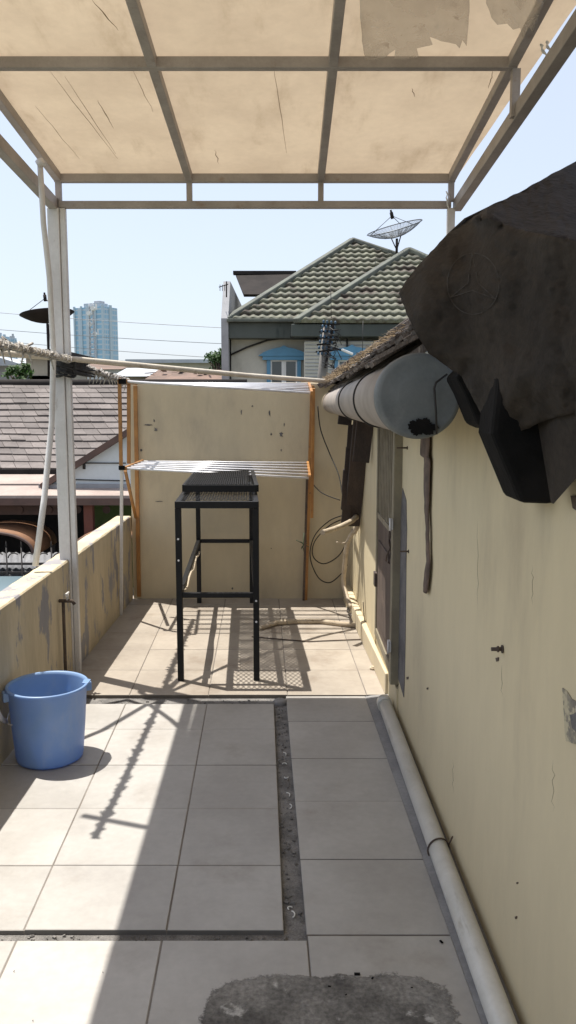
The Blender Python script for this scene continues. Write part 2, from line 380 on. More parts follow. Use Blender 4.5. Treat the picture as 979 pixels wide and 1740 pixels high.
# small stone / plug at channel head
b = MB(); c = Vector((xs(.022, 4.2), 4.2, -.02))
b.lathe(c, [(.034, 0), (.036, .02), (.030, .028), (.012, .031), (.0, .030)], 20)
b.build('drain_plug', M['strip'], label='round pale mortar plug at the far end of the floor channel', cat='plug')
# grimy cement patch at the near edge
def blob_patch(name, c, rx, ry, z, h, m, label, cat, rot=0, seed=0, n=64, wob=.1, sq=2, **kw):
    b = MB(); c = Vector((c[0], c[1], z)); rings = []
    for k, (s, hh) in enumerate(((1.0, 0), (.97, h), (.6, h*1.1), (.3, h*.9))):
        rg = []
        for i in range(n):
            a = 2*math.pi*i/n; ca, sa = math.cos(a), math.sin(a)
            rr = (abs(ca)**sq+abs(sa)**sq)**(-1/sq)
            w_ = 1+wob*noise.noise(Vector((ca*2.5+seed, sa*2.5, 0)))+wob*.4*noise.noise(Vector((ca*9+seed, sa*9, 3)))
            x, y = rx*ca*rr*w_*s, ry*sa*rr*w_*s
            rg.append(b.bm.verts.new(c+Vector((x*math.cos(rot)-y*math.sin(rot), x*math.sin(rot)+y*math.cos(rot), hh+(.0015*noise.noise(Vector((x*30, y*30, seed))) if k else 0)))))
        rings.append(rg)
    for i in range(len(rings)-1):
        for k in range(n): b.bm.faces.new([rings[i][k], rings[i][(k+1) % n], rings[i+1][(k+1) % n], rings[i+1][k]]).smooth = i > 0
    b.bm.faces.new(rings[-1])
    return b.build(name, m, label=label, cat=cat, **kw)
def stain_mat():
    m = mat('cement_smear', (.24, .23, .215), (.085, .08, .075), 5, .9, .5, 60, c3=(.40, .39, .37), s3=9, t3=(.58, .66), fine=.35)
    N = m.node_tree.nodes; L = m.node_tree.links; p = N['Principled BSDF']
    at = N.new('ShaderNodeAttribute'); at.attribute_name = 'edge'
    tc = N.new('ShaderNodeTexCoord'); nz = N.new('ShaderNodeTexNoise'); nz.inputs['Scale'].default_value = 9; nz.inputs['Detail'].default_value = 9; nz.inputs['Roughness'].default_value = .7
    L.new(tc.outputs['Object'], nz.inputs[0])
    ad = N.new('ShaderNodeMath'); ad.operation = 'ADD'; L.new(at.outputs['Fac'], ad.inputs[0]); L.new(nz.outputs[0], ad.inputs[1])
    mr = N.new('ShaderNodeMapRange'); mr.inputs[1].default_value = .62; mr.inputs[2].default_value = .72; L.new(ad.outputs[0], mr.inputs[0])
    L.new(mr.outputs[0], p.inputs['Alpha']); return m
b = MB(); lay = b.bm.loops.layers.float_color.new('edge'); gx, gy_ = 60, 56
def E_(i, j):
    x = -1+2*i/gx; y = -1+2*j/gy_; d = (abs(x)**6+abs(y)**6)**(1/6); return max(0, min(1, (1.0-d)*3.0))
X0, X1, Y0, Y1 = -.235, .46, 1.42, 2.10
vg = [[b.bm.verts.new((X0+(X1-X0)*i/gx, Y0+(Y1-Y0)*j/gy_, 0.0016+.0012*E_(i, j)**.5*max(0, .5+noise.noise(Vector((i*.35, j*.35, 0)))))) for j in range(gy_+1)] for i in range(gx+1)]
for i in range(gx):
    for j in range(gy_):
        f = b.bm.faces.new([vg[i][j], vg[i+1][j], vg[i+1][j+1], vg[i][j+1]]); f.smooth = True
        for l, (p, q) in zip(f.loops, ((i, j), (i+1, j), (i+1, j+1), (i, j+1))): e = E_(p, q); l[lay] = (e, e, e, 1)
b.build('cement_patch', stain_mat(), label='rough blackened cement smear on the near floor tiles', cat='cement patch')
b = MB()
for k, (u, v) in enumerate(((607, 1655), (633, 1662), (750, 1600), (700, 1678), (24, 1650), (175, 1652), (560, 1676), (588, 1690), (56, 1734))):
    p = G(u, v, .003); s = (.008, .004, .006, .003, .002, .002, .004, .003, .002)[k]
    b.box(p, (s*2, s, s*.4), Matrix.Rotation(k, 3, 'Z'))
b.build('dirt_crumbs', M['blackm'], kind='stuff', label='scattered black crumbs of dirt on the near tiles', cat='dirt')

# ------------------------------------------------------------------ walls
def grid_wall(b, A, Bp, z0, z1, th, top_j=.0, n=60):
    """vertical wall from A to B (2D), thickness vector th (2D), ragged top"""
    A = Vector(A); Bp = Vector(Bp); th = Vector(th); L_ = []
    for i in range(n+1):
        p = A.lerp(Bp, i/n); j = top_j*noise.noise(Vector((i*.9, z1, 2.2))); j2 = top_j*noise.noise(Vector((i*.9, z1, 9.2)))
        r = .006+abs(j)
        tn = th.normalized()
        q = [(p.x, p.y, z0), (p.x, p.y, z1-r), (p.x+tn.x*r, p.y+tn.y*r, z1+j*.5), (p.x+th.x-tn.x*r, p.y+th.y-tn.y*r, z1+j2*.5), (p.x+th.x, p.y+th.y, z1-r), (p.x+th.x, p.y+th.y, z0)]
        L_.append([b.bm.verts.new(v) for v in q])
    for i in range(n):
        for k in range(5): b.bm.faces.new([L_[i][k], L_[i+1][k], L_[i+1][k+1], L_[i][k+1]])
    b.bm.faces.new(L_[0]); b.bm.faces.new(L_[-1])
root = empty('parapet_wall', (-1.35, 3, 0), 'low peeling cream parapet wall along the left edge of the terrace', 'wall')
b = MB(); grid_wall(b, (-1.252, -1.0), (-1.25, 6.5), -.03, .68, (-.12, 0), .008, 90)
b.build('wall', M['walldirty'], root)
# far wall
root = empty('far_wall', (-.2, 6.6, 0), 'stained cream wall closing the far end of the terrace behind the drying rack', 'wall')
zt = W(380, 650, 6.5).z
b = MB(); grid_wall(b, (-1.245, 6.5), (.52, 6.5), -.03, zt, (0, .12), .003, 40); b.build('wall', M['farwall'], root)
b = MB()
for (u, v, du, dv) in ((252, 722, 14, 3), (262, 715, 3, 5), (410, 700, 2.5, 8), (458, 702, 3, 9), (478, 738, 5, 8), (461, 738, 3, 5), (240, 765, 4, 4), (265, 730, 5, 6), (270, 852, 12, 1.5), (461, 932, 2, 2), (483, 722, 2, 6), (429, 690, 3, 3), (478, 765, 2, 4), (395, 1000, 3, 4)):
    pp = []
    for i in range(40):
        a = i/40*2*math.pi; rr = .75+.5*noise.noise(Vector((math.cos(a)*2, math.sin(a)*2, u)))+.7*noise.noise(Vector((math.cos(a)*6, math.sin(a)*6, u)))
        pp.append(W(u+du*.6*math.cos(a)*rr, v+dv*.6*math.sin(a)*rr, 6.4975))
    b.prism(pp, (0, .004, 0))
build_each(b, 'paint_chip', M['plaster'], root)

# ------------------------------------------------------------------ side house (right): wall, roof, door
HX = lambda Y: .625-.0195*Y
house = empty('side_house', (1.5, 3, 0), 'cream side house with low old shingled roof along the right of the terrace', 'house')
b = MB(); grid_wall(b, (HX(-1), -1), (HX(3.94), 3.94), -.03, 1.66, (.12, 0), 0, 20)
grid_wall(b, (HX(4.88), 4.88), (HX(6.5), 6.5), -.03, 1.66, (.12, 0), 0, 20)
b.box2((HX(4.4)-.001, 3.94, 1.55), (HX(4.4)+.11, 4.88, 1.659)); b.box2((HX(4.4)-.001, 3.94, -.03), (HX(4.4)+.12, 4.88, .16))
b.box2((HX(4.4)+.1, 3.94, .16), (HX(4.4)+.14, 4.88, 1.55))
b.box2((2.3, -1, -.03), (2.42, 6.5, 1.65)); b.box2((.7, 6.38, -.03), (2.3, 6.499, 1.65))
b.build('wall', M['wall'], house)
# low sill strip at the wall foot in the sunlit bay
b = MB(); b.prism([(HX(4.28)-.001, 4.28, .006), (HX(6.45)-.001, 6.45, .006), (HX(6.45)-.06, 6.45, .006), (HX(4.28)-.018, 4.28, .006)], (0, 0, .12))
b.build('plinth', M['farwall'], house, bevel=.006)
# patch of dark plaster round the door and scuffs
def wallpatch(pts, name, m, parent, off=.003, lab=None):
    b = MB(); c = []
    for (Y, z) in pts: c.append((HX(Y)-off, Y, z))
    b.prism(c, (off+.002, 0, 0)); return b.build(name, m, parent, label=lab)
def XW(u, v):  # point on the house wall
    Y = 3
    for _ in range(12):
        d = ray(u, v); s = HX(Y)/d.x; Y = d.y*s
    return (Y, CAMZ+d.z*s)
def upatch(uv, name, m, jit=.006, seed=0, off=.003):
    P = [XW(*q) for q in uv]; out = []
    for i in range(len(P)):
        a, c = Vector(P[i]), Vector(P[(i+1) % len(P)])
        for k in range(6):
            p = a.lerp(c, k/6); j = jit*noise.noise(Vector((p.x*14, p.y*14, seed+.5))); out.append((p.x+j, p.y+j*.7))
    return wallpatch(out, name, m, house, off)
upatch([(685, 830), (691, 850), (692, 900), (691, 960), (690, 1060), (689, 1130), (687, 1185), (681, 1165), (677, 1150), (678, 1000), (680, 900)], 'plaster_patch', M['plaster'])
upatch([(958, 1170), (966, 1178), (975, 1195), (990, 1200), (990, 1262), (965, 1262), (960, 1230)], 'scuff', mat('scuffed_plaster', (.30, .27, .2), (.2, .18, .15), 30, .9, .5, 70, c3=(.5, .44, .3), s3=26, t3=(.5, .56)), .02, 3)
upatch([(972, 1215), (990, 1205), (990, 1250), (976, 1236)], 'scuff', M['plaster'], .006, 5, .005)
upatch([(970, 838), (990, 835), (990, 870), (974, 860)], 'scuff', M['rust'], .01, 6)
for (u, v, s) in ((693, 1152, 1.6), (727, 1170, 1.2), (878, 1559, 1.5), (880, 1500, 1.1), (846, 1120, 2.4)):
    upatch([(u-s, v-s), (u+s, v-s*1.5), (u+s*.8, v+s), (u-s*.6, v+s*1.6)], 'scuff', M['rust'], .001, u)
for (u, v, du, dv) in ((812, 880, 2, 160), (853, 1125, 2, 60), (940, 1290, 3, 90), (770, 1290, 1.5, 60), (905, 960, 1.5, 70)):
    P_ = [XW(u+du*noise.noise(Vector((k*.8, u, 0)))*2, v+dv*k/10) for k in range(11)]; b = MB()
    b.tube([(HX(q[0])+.0004, q[0], q[1]) for q in P_], [.0004+.0011*math.sin(math.pi*k/10) for k in range(11)], 4); b.build('hairline_crack', mat('crack_line', (.25, .21, .14), None, rough=.9), house)
# bolts sticking out of the wall
for (u, v, ln, r) in ((855, 1103, .032, .0055), (862, 795, .026, .006), (693, 761, .05, .004), (695, 937, .04, .004)):
    Y, z = XW(u, v); x = HX(Y); b = MB()
    b.tube([(x+.01, Y, z), (x-ln, Y, z)], r, 8); b.tube([(x-.001, Y, z), (x-.004, Y, z)], r*2.1, 10)
    if u > 800: b.tube([(x-ln*.35, Y, z), (x-ln*.5, Y, z)], r*1.6, 6)
    b.build('bolt', M['rust'], house)
# door: far hinge post, slatted upper half, brown lower panel
door = None
b = MB()
Yn, Yf = 3.96, 4.85
xd = HX(4.4)-.012
b.box2((xd-.02, Yn-.02, .18), (xd+.05, Yn+.045, 1.54))
b.box2((xd-.004, Yf-.045, .18), (xd+.05, Yf, 1.54)); b.box2((xd-.004, Yn+.045, 1.49), (xd+.05, Yf-.045, 1.54)); b.box2((xd-.004, Yn+.045, .18), (xd+.05, Yf-.045, .23))
door = b.build('door', M['doorframe'], house, bevel=.003)
b = MB(); n = 11
for i in range(n):
    Y = Yn+.09+i*(Yf-Yn-.17)/(n-1); b.box2((xd+.006, Y-.012, .92), (xd+.022, Y+.012, 1.49))
b.box2((xd+.0, Yn+.046, .90), (xd+.03, Yf-.046, .93))
b.build('door_slats', M['slat'], door)
b = MB(); b.box2((xd+.004, Yn+.046, .231), (xd+.028, Yf-.046, .899)); b.box2((xd-.004, Yn+.12, .3), (xd+.003, Yf-.12, .78)); b.build('door_panel', M['doorpanel'], door, bevel=.003)
b = MB()
for z in (.35, .96): b.box2((xd-.034, Yn-.03, z), (xd-.0205, Yn+.02, z+.05)); b.tube([(xd-.034, Yn-.03, z-.005), (xd-.034, Yn-.03, z+.055)], .006, 8)
build_each(b, 'hinge', M['post'], door)
b = MB(); b.box2((xd-.02, Yf-.12, .50), (xd-.0045, Yf-.05, .58)); b.build('latch', M['rust'], door)
b = MB(); p0 = Vector((xd-.012, Yn+.1, .93))
for k in range(5):
    pts = [p0+Vector((-.01*math.sin(i*.9+k), .02*i*(1 if k % 2 else .4)+.012*math.sin(i*1.7+k), -.028*i+.006*math.cos(i*2+k))) for i in range(7)]
    b.tube(pts, .0035, 5)
b.build('latch_chain', M['rust'], door)
# shingled roof: stepped courses parallel to the eave, jagged butt edges
EX, EZ = .305, 1.69; SL = R(36)
rdir = Vector((math.cos(SL), 0, math.sin(SL))); rn = Vector((-math.sin(SL), 0, math.cos(SL)))
b = MB(); nc = 15
for c in range(nc):
    y = 2.5+random.uniform(-.04, .04)
    while y < 6.42:
        wdt = random.uniform(.10, .19); y1 = min(y+wdt, 6.46+random.uniform(-.02, .03))
        s0 = c*.16-random.uniform(0, .03); s1 = c*.16+.2
        o0 = .020+random.uniform(0, .016); o1 = .004
        p = [Vector((EX, yy, EZ))+rdir*s+rn*o for (yy, s, o) in ((y, s0, o0), (y1-.006, s0+random.uniform(-.008, .008), o0+random.uniform(-.006, .006)), (y1-.006, s1, o1), (y, s1, o1))]
        b.prism(p, -rn*.013)
        y = y1
b.prism([Vector((EX+.01, 2.5, EZ))-rn*.012, Vector((EX+.01, 6.42, EZ))-rn*.012, Vector((EX+.01, 6.42, EZ))+rdir*2.45-rn*.012, Vector((EX+.01, 2.5, EZ))+rdir*2.45-rn*.012], -rn*.025)
roof = b.build('roof', M['shingle'], house)
b = MB()  # verge boards and crumbling ridge of mortar at the far edge
for i in range(16):
    s = i*.155; p = Vector((EX, 6.44, EZ))+rdir*s
    b.box(p+rdir*.08+rn*(.035+random.uniform(-.01, .02))+Vector((0, random.uniform(-.03, .02), 0)), (random.uniform(.17, .3), .10+random.uniform(-.02, .04), random.uniform(.03, .06)), Matrix.Rotation(-SL+random.uniform(-.05, .05), 3, 'Y'))
b.build('verge', M['shingle'], roof, bevel=.006)
b = MB()
for i in range(5):
    Y = 2.5+i*.9; a = Vector((EX+.25, Y, EZ+.12)); b.bar(a, a+rdir*1.3, .05, .07, up=rn)
build_each(b, 'rafter', M['wooddark'], roof)
b = MB(); bx = Vector((EX+.0, 0, EZ-.045)); b.box2((EX+.005, 2.55, EZ-.10), (EX+.03, 6.42, EZ-.025)); b.build('fascia', M['wooddark'], roof)
# straw and dead leaves on the far eave
b = MB()
for i in range(500):
    Y = random.triangular(4.0, 6.4, 5.9); s = random.random()**2*.5; p = Vector((EX, Y, EZ))+rdir*s+rn*random.uniform(.035, .06)
    d = Vector((random.gauss(0, 1), random.gauss(0, 1), random.gauss(0, .35))).normalized()*random.uniform(.01, .045)
    b.tube([p-d, p+d], random.uniform(.0008, .0022), 3, caps=False)
b.build('dry_straw', mat('dry_straw', (.26, .19, .11), (.13, .095, .06), 20, .9), kind='stuff', label='dry straw and twigs littering the eave of the shingled roof', cat='straw')

# ------------------------------------------------------------------ big round gutter pipe
gut = empty('gutter_pipe', (.33, 2.3, 1.57), 'fat grey capped gutter pipe slung below the shingled eave', 'gutter pipe')
ga = W(712, 673, 2.3); gb_ = W(566, 684, 6.25); ra, rb = .112, .078
ax = (gb_-ga).normalized()
def gp(t): return ga.lerp(gb_, t), ra+(rb-ra)*t
b = MB(); b.tube([gp(t)[0] for t in (0.006, .25, .5, .75, 1)], [gp(t)[1] for t in (0.006, .25, .5, .75, 1)], 40); b.build('pipe', M['pvcdark'], gut)
b = MB(); fr = frames([ga, gb_])[0]; rings = []
for (off, rr) in ((.07, ra+.006), (.012, ra+.007), (.0, ra+.002), (-.002, ra-.008), (.001, ra-.014), (-.006, ra*.5)):
    rings.append([b.bm.verts.new(ga+ax*off+(fr[0]*math.cos(2*math.pi*k/48)+fr[1]*math.sin(2*math.pi*k/48))*rr) for k in range(48)])
for i in range(5):
    for k in range(48): b.bm.faces.new([rings[i][k], rings[i][(k+1) % 48], rings[i+1][(k+1) % 48], rings[i+1][k]]).smooth = True
b.bm.faces.new(rings[-1]); capo = b.build('end_cap', M['cap'], gut)
b = MB(); pp = []
for i in range(80):
    a = i/80*2*math.pi; rr = .95+.45*noise.noise(Vector((math.cos(a)*1.6, math.sin(a)*1.6, 4)))+.3*noise.noise(Vector((math.cos(a)*7, math.sin(a)*7, 4)))
    pp.append(ga+ax*(-.012)+Vector((.006+.038*math.cos(a)*rr, 0, -ra*.76+.026*math.sin(a)*rr)))
b.prism(pp, (0, .012, 0)); b.build('soot_stain', M['blackm'], capo)
b = MB()
pt = [W(742, 738, 2.27), W(741, 700, 2.262), W(738, 660, 2.262), W(741, 650, 2.262), W(760, 636, 2.27)]
b.tube(pt, .003, 6); b.build('wire', M['cable'], capo)
for t in (.22, .47):
    c, r = gp(t); b = MB(); rr = r+.003
    b.tube([c+(fr[0]*math.cos(2*math.pi*k/40)+fr[1]*math.sin(2*math.pi*k/40))*rr for k in range(41)], .0035, 6, caps=False)
    b.build('strap', M['cable'], gut)
b = MB(); c, r = gp(1); b.tube([c-ax*.05, c+ax*.02], r+.006, 32); b.build('end_collar', M['wrap'], gut)

# ------------------------------------------------------------------ draped tarpaulin over the roof corner
def inpoly(x, y, P):
    r = False; n = len(P)
    for i in range(n):
        x0, y0 = P[i][:2]; x1, y1 = P[(i+1) % n][:2]
        if (y0 > y) != (y1 > y) and x < (x1-x0)*(y-y0)/(y1-y0)+x0: r = not r
    return r
def relief(outline, crest=(), step=9, amp=.02, fs=60, seed=1, guides=()):
    E = []; Dp = []; n = len(outline)
    def seg(P_, closed):
        m = len(P_) if closed else len(P_)-1
        for i in range(m):
            a, c = P_[i], P_[(i+1) % len(P_)]; k = max(1, int(math.hypot(a[0]-c[0], a[1]-c[1])/step))
            for j in range(k):
                t = j/k; w_ = 2.0 if 0 < j else .6
                E.append((a[0]+(c[0]-a[0])*t+w_*noise.noise(Vector((i+t*3, 1, seed))), a[1]+(c[1]-a[1])*t+w_*noise.noise(Vector((i+t*3, 5, seed))))); Dp.append(a[2]+(c[2]-a[2])*t)
    seg(list(outline), True); ne = len(E); poly = list(E)
    for c in crest: seg(list(c), False)
    E = E[:ne]+[E[i] for i in range(ne, len(E)) if min((E[i][0]-q[0])**2+(E[i][1]-q[1])**2 for q in poly) > (step*.5)**2] if False else E
    keep = [i for i in range(len(E)) if i < ne or min((E[i][0]-q[0])**2+(E[i][1]-q[1])**2 for q in poly) > (step*.6)**2]
    E = [E[i] for i in keep]; Dp = [Dp[i] for i in keep]; nf = len(E)
    pts = [Vector(e) for e in E]; us = [p.x for p in pts]; vs = [p.y for p in pts]; u = min(us)
    while u < max(us):
        v = min(vs)
        while v < max(vs):
            q = (u+random.uniform(-2, 2), v+random.uniform(-2, 2))
            if inpoly(q[0], q[1], poly) and min((q[0]-e[0])**2+(q[1]-e[1])**2 for e in E) > (step*.5)**2: pts.append(Vector(q))
            v += step
        u += step
    r_ = delaunay_2d_cdt(pts, [(i, (i+1) % ne) for i in range(ne)], [list(range(ne))], 1, 1e-4)
    V, Fs = r_[0], r_[2]; nb_ = [set() for _ in V]
    for f in Fs:
        for i in range(len(f)): nb_[f[i]].add(f[i-1]); nb_[f[i-1]].add(f[i])
    D = [None]*len(V); fixed = [False]*len(V)
    for i, orig in enumerate(r_[3]):
        ids = [o for o in orig if o < nf]
        if ids: D[i] = Dp[ids[0]]; fixed[i] = True
    mean = sum(Dp)/len(Dp)
    for i in range(len(V)):
        if D[i] is None: D[i] = mean
    gi = {}
    for (gu, gv, gd) in guides:
        j = min((i for i in range(len(V)) if not fixed[i]), key=lambda i: (V[i].x-gu)**2+(V[i].y-gv)**2); gi[j] = gd; D[j] = gd
        for q in nb_[j]:
            if not fixed[q]: gi[q] = gd; D[q] = gd
    for it in range(420):
        rel = it > 405
        for i in range(len(V)):
            if fixed[i] or (not rel and i in gi) or not nb_[i]: continue
            D[i] += 1.35*(sum(D[q] for q in nb_[i])/len(nb_[i])-D[i]) if not rel else (sum(D[q] for q in nb_[i])/len(nb_[i])-D[i])
    for i in range(len(V)):
        u, v = V[i]
        D[i] += amp*(noise.noise(Vector((u/fs, v/fs*.55, seed)))+.38*noise.noise(Vector((u/fs*2.3, v/fs*1.2, seed+4)))+.17*noise.noise(Vector((u/fs*6, v/fs*3, seed+8))))
    def dep(u, v):
        L_ = sorted(((p.x-u)**2+(p.y-v)**2, i) for i, p in enumerate(V))[:4]; sm = sum(1/(d+1) for d, _ in L_)
        return sum(D[i]/(d+1) for d, i in L_)/sm
    return V, Fs, D, dep
tarp = empty('tarpaulin', (.7, 2.2, 1.9), 'huge dusty black tarpaulin with faded star-in-ring print draped over the roof corner', 'tarpaulin')
top_out = [(790, 372, 2.15), (835, 350, 2.4), (880, 330, 2.65), (930, 302, 2.85), (985, 272, 3.0), (1040, 245, 3.1), (1120, 210, 3.2), (1120, 452, 1.26), (1040, 432, 1.43), (985, 412, 1.60), (930, 402, 1.72), (880, 392, 1.88), (830, 372, 1.98)]
fr_out = [(790, 372, 2.15), (830, 372, 1.98), (880, 392, 1.88), (930, 402, 1.72), (985, 412, 1.60), (1040, 432, 1.43), (1120, 452, 1.26), (1120, 800, 1.20), (1000, 760, 1.52), (978, 700, 1.58), (925, 715, 1.72), (880, 735, 1.84), (845, 738, 1.88), (818, 700, 1.93), (798, 662, 1.95), (786, 640, 1.96), (755, 618, 2.0), (728, 600, 2.03), (704, 560, 2.06), (690, 528, 2.1), (679, 500, 2.16), (690, 480, 2.18), (712, 452, 2.2), (738, 425, 2.2), (762, 398, 2.2)]
out_all = top_out[:9]+fr_out[7:]
crestl = top_out[8:]+[top_out[0]]
vs_, fs_, D_, dep = relief(out_all[1:], [[(1118, 452, 1.27)]+crestl[1:-1]+[(795, 372, 2.1)]], 7, .055, 75, 1,
    [(760, 480, 2.0), (860, 470, 1.86), (740, 560, 1.99), (800, 600, 1.90), (870, 640, 1.72), (940, 520, 1.66), (930, 650, 1.62), (985, 345, 2.1), (900, 365, 2.05)])
b = MB(); vv = [b.bm.verts.new(W(p.x, p.y, d)) for p, d in zip(vs_, D_)]
def crv(u):
    P_ = sorted(top_out[9:], key=lambda q: q[0])+[(1121, 452, 0)]
    for a_, c_ in zip(P_[:-1], P_[1:]):
        if a_[0] <= u <= c_[0]: return a_[1]+(c_[1]-a_[1])*(u-a_[0])/(c_[0]-a_[0])
    return -1e9
for f in fs_:
    fc = b.bm.faces.new([vv[i] for i in f]); fc.smooth = True
    cu = sum(vs_[i].x for i in f)/len(f); cv = sum(vs_[i].y for i in f)/len(f); fc.material_index = 1 if cv < crv(cu)-1 else 0
front = b.build('drape', M['tarp'], tarp, solid=.006); front.data.materials.append(M['tarptop'])
# side and back skirts that carry the sheet down to the roof behind
b = MB(); sk = [(679, 500), (690, 480), (712, 452), (738, 425), (762, 398), (790, 372)]
rowa = [W(u, v, dep(u, v)) for u, v in sk]; rowt = [W(u, v, d) for u, v, d in top_out[:7]]
pa = rowa+rowt[1:]; lo_ = []
for p in pa:
    y = p.y+.30+.25*(p.x); x = p.x+.16; zr = EZ+max(0, (x-EX))*math.tan(SL)+.03; lo_.append(Vector((x, y, min(zr, p.z-.005))))
for i in range(len(pa)-1): b.face([pa[i], pa[i+1], lo_[i+1], lo_[i]], True)
b.build('back_skirt', M['tarp'], tarp, solid=.006)
# emblem: ring and three pointed star
b = MB(); ec = (804, 482); erx, ery = 44, 52
def on(u, v, o=.010): return W(u, v, dep(u, v)-o)
def strip(uv, wpx):
    n = len(uv); Lr = []
    for i in range(n):
        a = uv[max(i-1, 0)]; c = uv[min(i+1, n-1)]; dx, dy = c[0]-a[0], c[1]-a[1]; l = math.hypot(dx, dy) or 1
        nx, ny = -dy/l*wpx/2, dx/l*wpx/2; u, v = uv[i]
        Lr.append((b.bm.verts.new(on(u+nx, v+ny)), b.bm.verts.new(on(u-nx, v-ny))))
    for i in range(n-1): b.bm.faces.new([Lr[i][0], Lr[i][1], Lr[i+1][1], Lr[i+1][0]])
strip([(ec[0]+erx*math.cos(k/60*2*math.pi), ec[1]+ery*math.sin(k/60*2*math.pi)) for k in range(61)], 1.6)
tips = [(ec[0]-2, ec[1]-ery), (ec[0]+erx*.86, ec[1]+ery*.5), (ec[0]-erx*.88, ec[1]+ery*.45)]
vall = [(ec[0]+erx*.2, ec[1]-ery*.02), (ec[0]-1, ec[1]+ery*.22), (ec[0]-erx*.2, ec[1]-ery*.02)]
seq = [tips[0], vall[0], tips[1], vall[1], tips[2], vall[2], tips[0]]
for a, c in zip(seq[:-1], seq[1:]): strip([(a[0]+(c[0]-a[0])*t/10, a[1]+(c[1]-a[1])*t/10) for t in range(11)], 1.5)
b.build('emblem', M['emblem'], front, flip=True)
# black boxy bundles hanging under the sheet
def pixprism(uv, Y, thick): return [W(u, v, Y) for u, v in uv], Vector((0, thick, 0))
b = MB(); pl, dv = pixprism([(836, 738), (884, 855), (941, 857), (960, 838), (955, 720), (930, 610), (850, 610)], 1.80, .14); b.prism(pl, dv)
b.build('black_bundle', M['blackm'], bevel=.012, label='large black boxy bundle hanging below the tarpaulin against the wall', cat='bundle')
b = MB(); pl = [W(u, v, Y) for u, v, Y in ((915, 700, 1.79), (941, 857, 1.70), (985, 806, 1.60), (1060, 715, 1.36), (1060, 610, 1.36), (950, 650, 1.66))]; b.prism(pl, (0, .02, 0))
b.build('hanging_flap', M['tarp'], tarp, bevel=.004)
b = MB(); pl, dv = pixprism([(775, 640), (790, 668), (812, 722), (836, 732), (856, 715), (846, 650), (800, 615)], 2.08, .15); b.prism(pl, dv)
b.build('black_bundle', M['blackm'], bevel=.01, label='small black bundle wedged between the gutter cap and the tarpaulin', cat='bundle')

# ------------------------------------------------------------------ hanging brown strip on the wall
b = MB(); prof = [(727, 735, 15), (727, 775, 14), (731, 778, 10), (730, 830, 9), (731, 870, 5), (733, 900, 3.5), (733, 935, 4), (734, 955, 4.5), (731, 975, 7), (729, 1000, 6), (727, 1008, 3)]
L_ = []
for i in range(len(prof)-1):
    for k in range(5):
        t = k/5; u, v, w_ = [prof[i][j]+(prof[i+1][j]-prof[i][j])*t for j in range(3)]
        Y, z = XW(u, v); off = .012+.006*noise.noise(Vector((0, v*.05, 0)))
        hw = w_/2*Y*Y/(F*.56)+.0015*noise.noise(Vector((0, v*.21, 5)))
        L_.append([b.bm.verts.new((HX(Y)-off-.008*math.sin(q*3.1), Y+hw*(q*2-1), z)) for q in (0, .33, .66, 1)])
for i in range(len(L_)-1):
    for k in range(3): b.bm.faces.new([L_[i][k], L_[i][k+1], L_[i+1][k+1], L_[i+1][k]]).smooth = True
b.build('hanging_rag', M['rag'], solid=.004, label='long thin brown rag hanging down the cream wall below the gutter cap', cat='rag')

# ------------------------------------------------------------------ dark hanging boards under the eave
bs = empty('hanging_boards', W(605, 890, 5.6), 'stack of overlapping dark brown boards hanging under the far eave', 'boards')
specs = [((592, 722), (601, 762), 22), ((588, 760), (597, 800), 22), ((583, 798), (592, 836), 20), ((582, 832), (589, 866), 18), ((582, 862), (587, 892), 15)]
for k, ((u0, v0), (u1, v1), w_) in enumerate(specs):
    a = W(u0+w_/2, v0, 5.55+.03*k); c = W(u0-3+w_/2, v1, 5.57+.03*k); b = MB(); b.bar(a, c, w_*5.6/F, .03, up=(0, 1, 0)); b.build('board', M['wooddark'], bs, bevel=.004)
b = MB(); b.bar(W(616, 705, 5.3), W(598, 892, 5.75), .11, .035, up=(0, 1, 0)); b.build('board', M['wooddark'], bs, bevel=.004)
b = MB(); b.bar(W(622, 705, 5.1), W(613, 785, 5.15), .105, .03, up=(0, 1, 0)); b.build('board', M['wooddark'], bs, bevel=.004)
b = MB(); b.bar(W(588, 700, 5.5), W(585, 722, 5.5), .09, .04, up=(0, 1, 0)); b.build('board', M['wooddark'], bs, bevel=.004)

# ------------------------------------------------------------------ canopy
CX = [-1.245, -.535, .178, .885]; CY = 4.66; SLP = .1016; RS = .065
zr = lambda Y: 2.775+(CY-Y)*SLP
zl = lambda Y: 2.635+(CY-Y)*RS
can = empty('canopy', (-.2, 3, 0), 'steel framed canopy with stained translucent beige roof sheets over the terrace', 'canopy')
YN = -.3
rows = [CY, 3.46, 2.26, 1.06, -.14]
for x in CX:
    b = MB(); b.bar((x, CY-.022, zr(CY-.022)), (x, YN, zr(YN)), .038, .045); b.build('rafter', M['steel'], can, bevel=.003)
for Y in rows:
    b = MB(); b.box2((CX[0]-.02, Y-.018, zr(Y)-.0235), (CX[-1]+.02, Y+.018, zr(Y)+.0205)); b.build('beam', M['steel'], can, bevel=.003)
b = MB(); b.box2((CX[0]-.0, CY-.02, zl(CY)-.018), (CX[-1]+.0, CY+.02, zl(CY)+.018)); b.build('cross_rail', M['steel'], can, bevel=.003)
for x in (CX[0]-.026, CX[-1]+.038):
    b = MB(); b.bar((x, CY+.02, zl(CY)), (x, YN, zl(YN)), .046, .06); b.build('side_rail', M['steel'], can, bevel=.003)
for x in CX:
    b = MB(); b.box2((x-.015, CY-.015, zl(CY)+.0185), (x+.015, CY+.015, zr(CY)-.024)); b.build('strut', M['steel'], can)
for Y in rows[1:]:
    for x in (CX[0]-.01, CX[-1]+.02):
        b = MB(); b.box2((x-.02, Y-.018, zl(Y)-.02), (x+.012, Y+.014, zr(Y)-.0245)); b.build('strut', M['steel'], can)
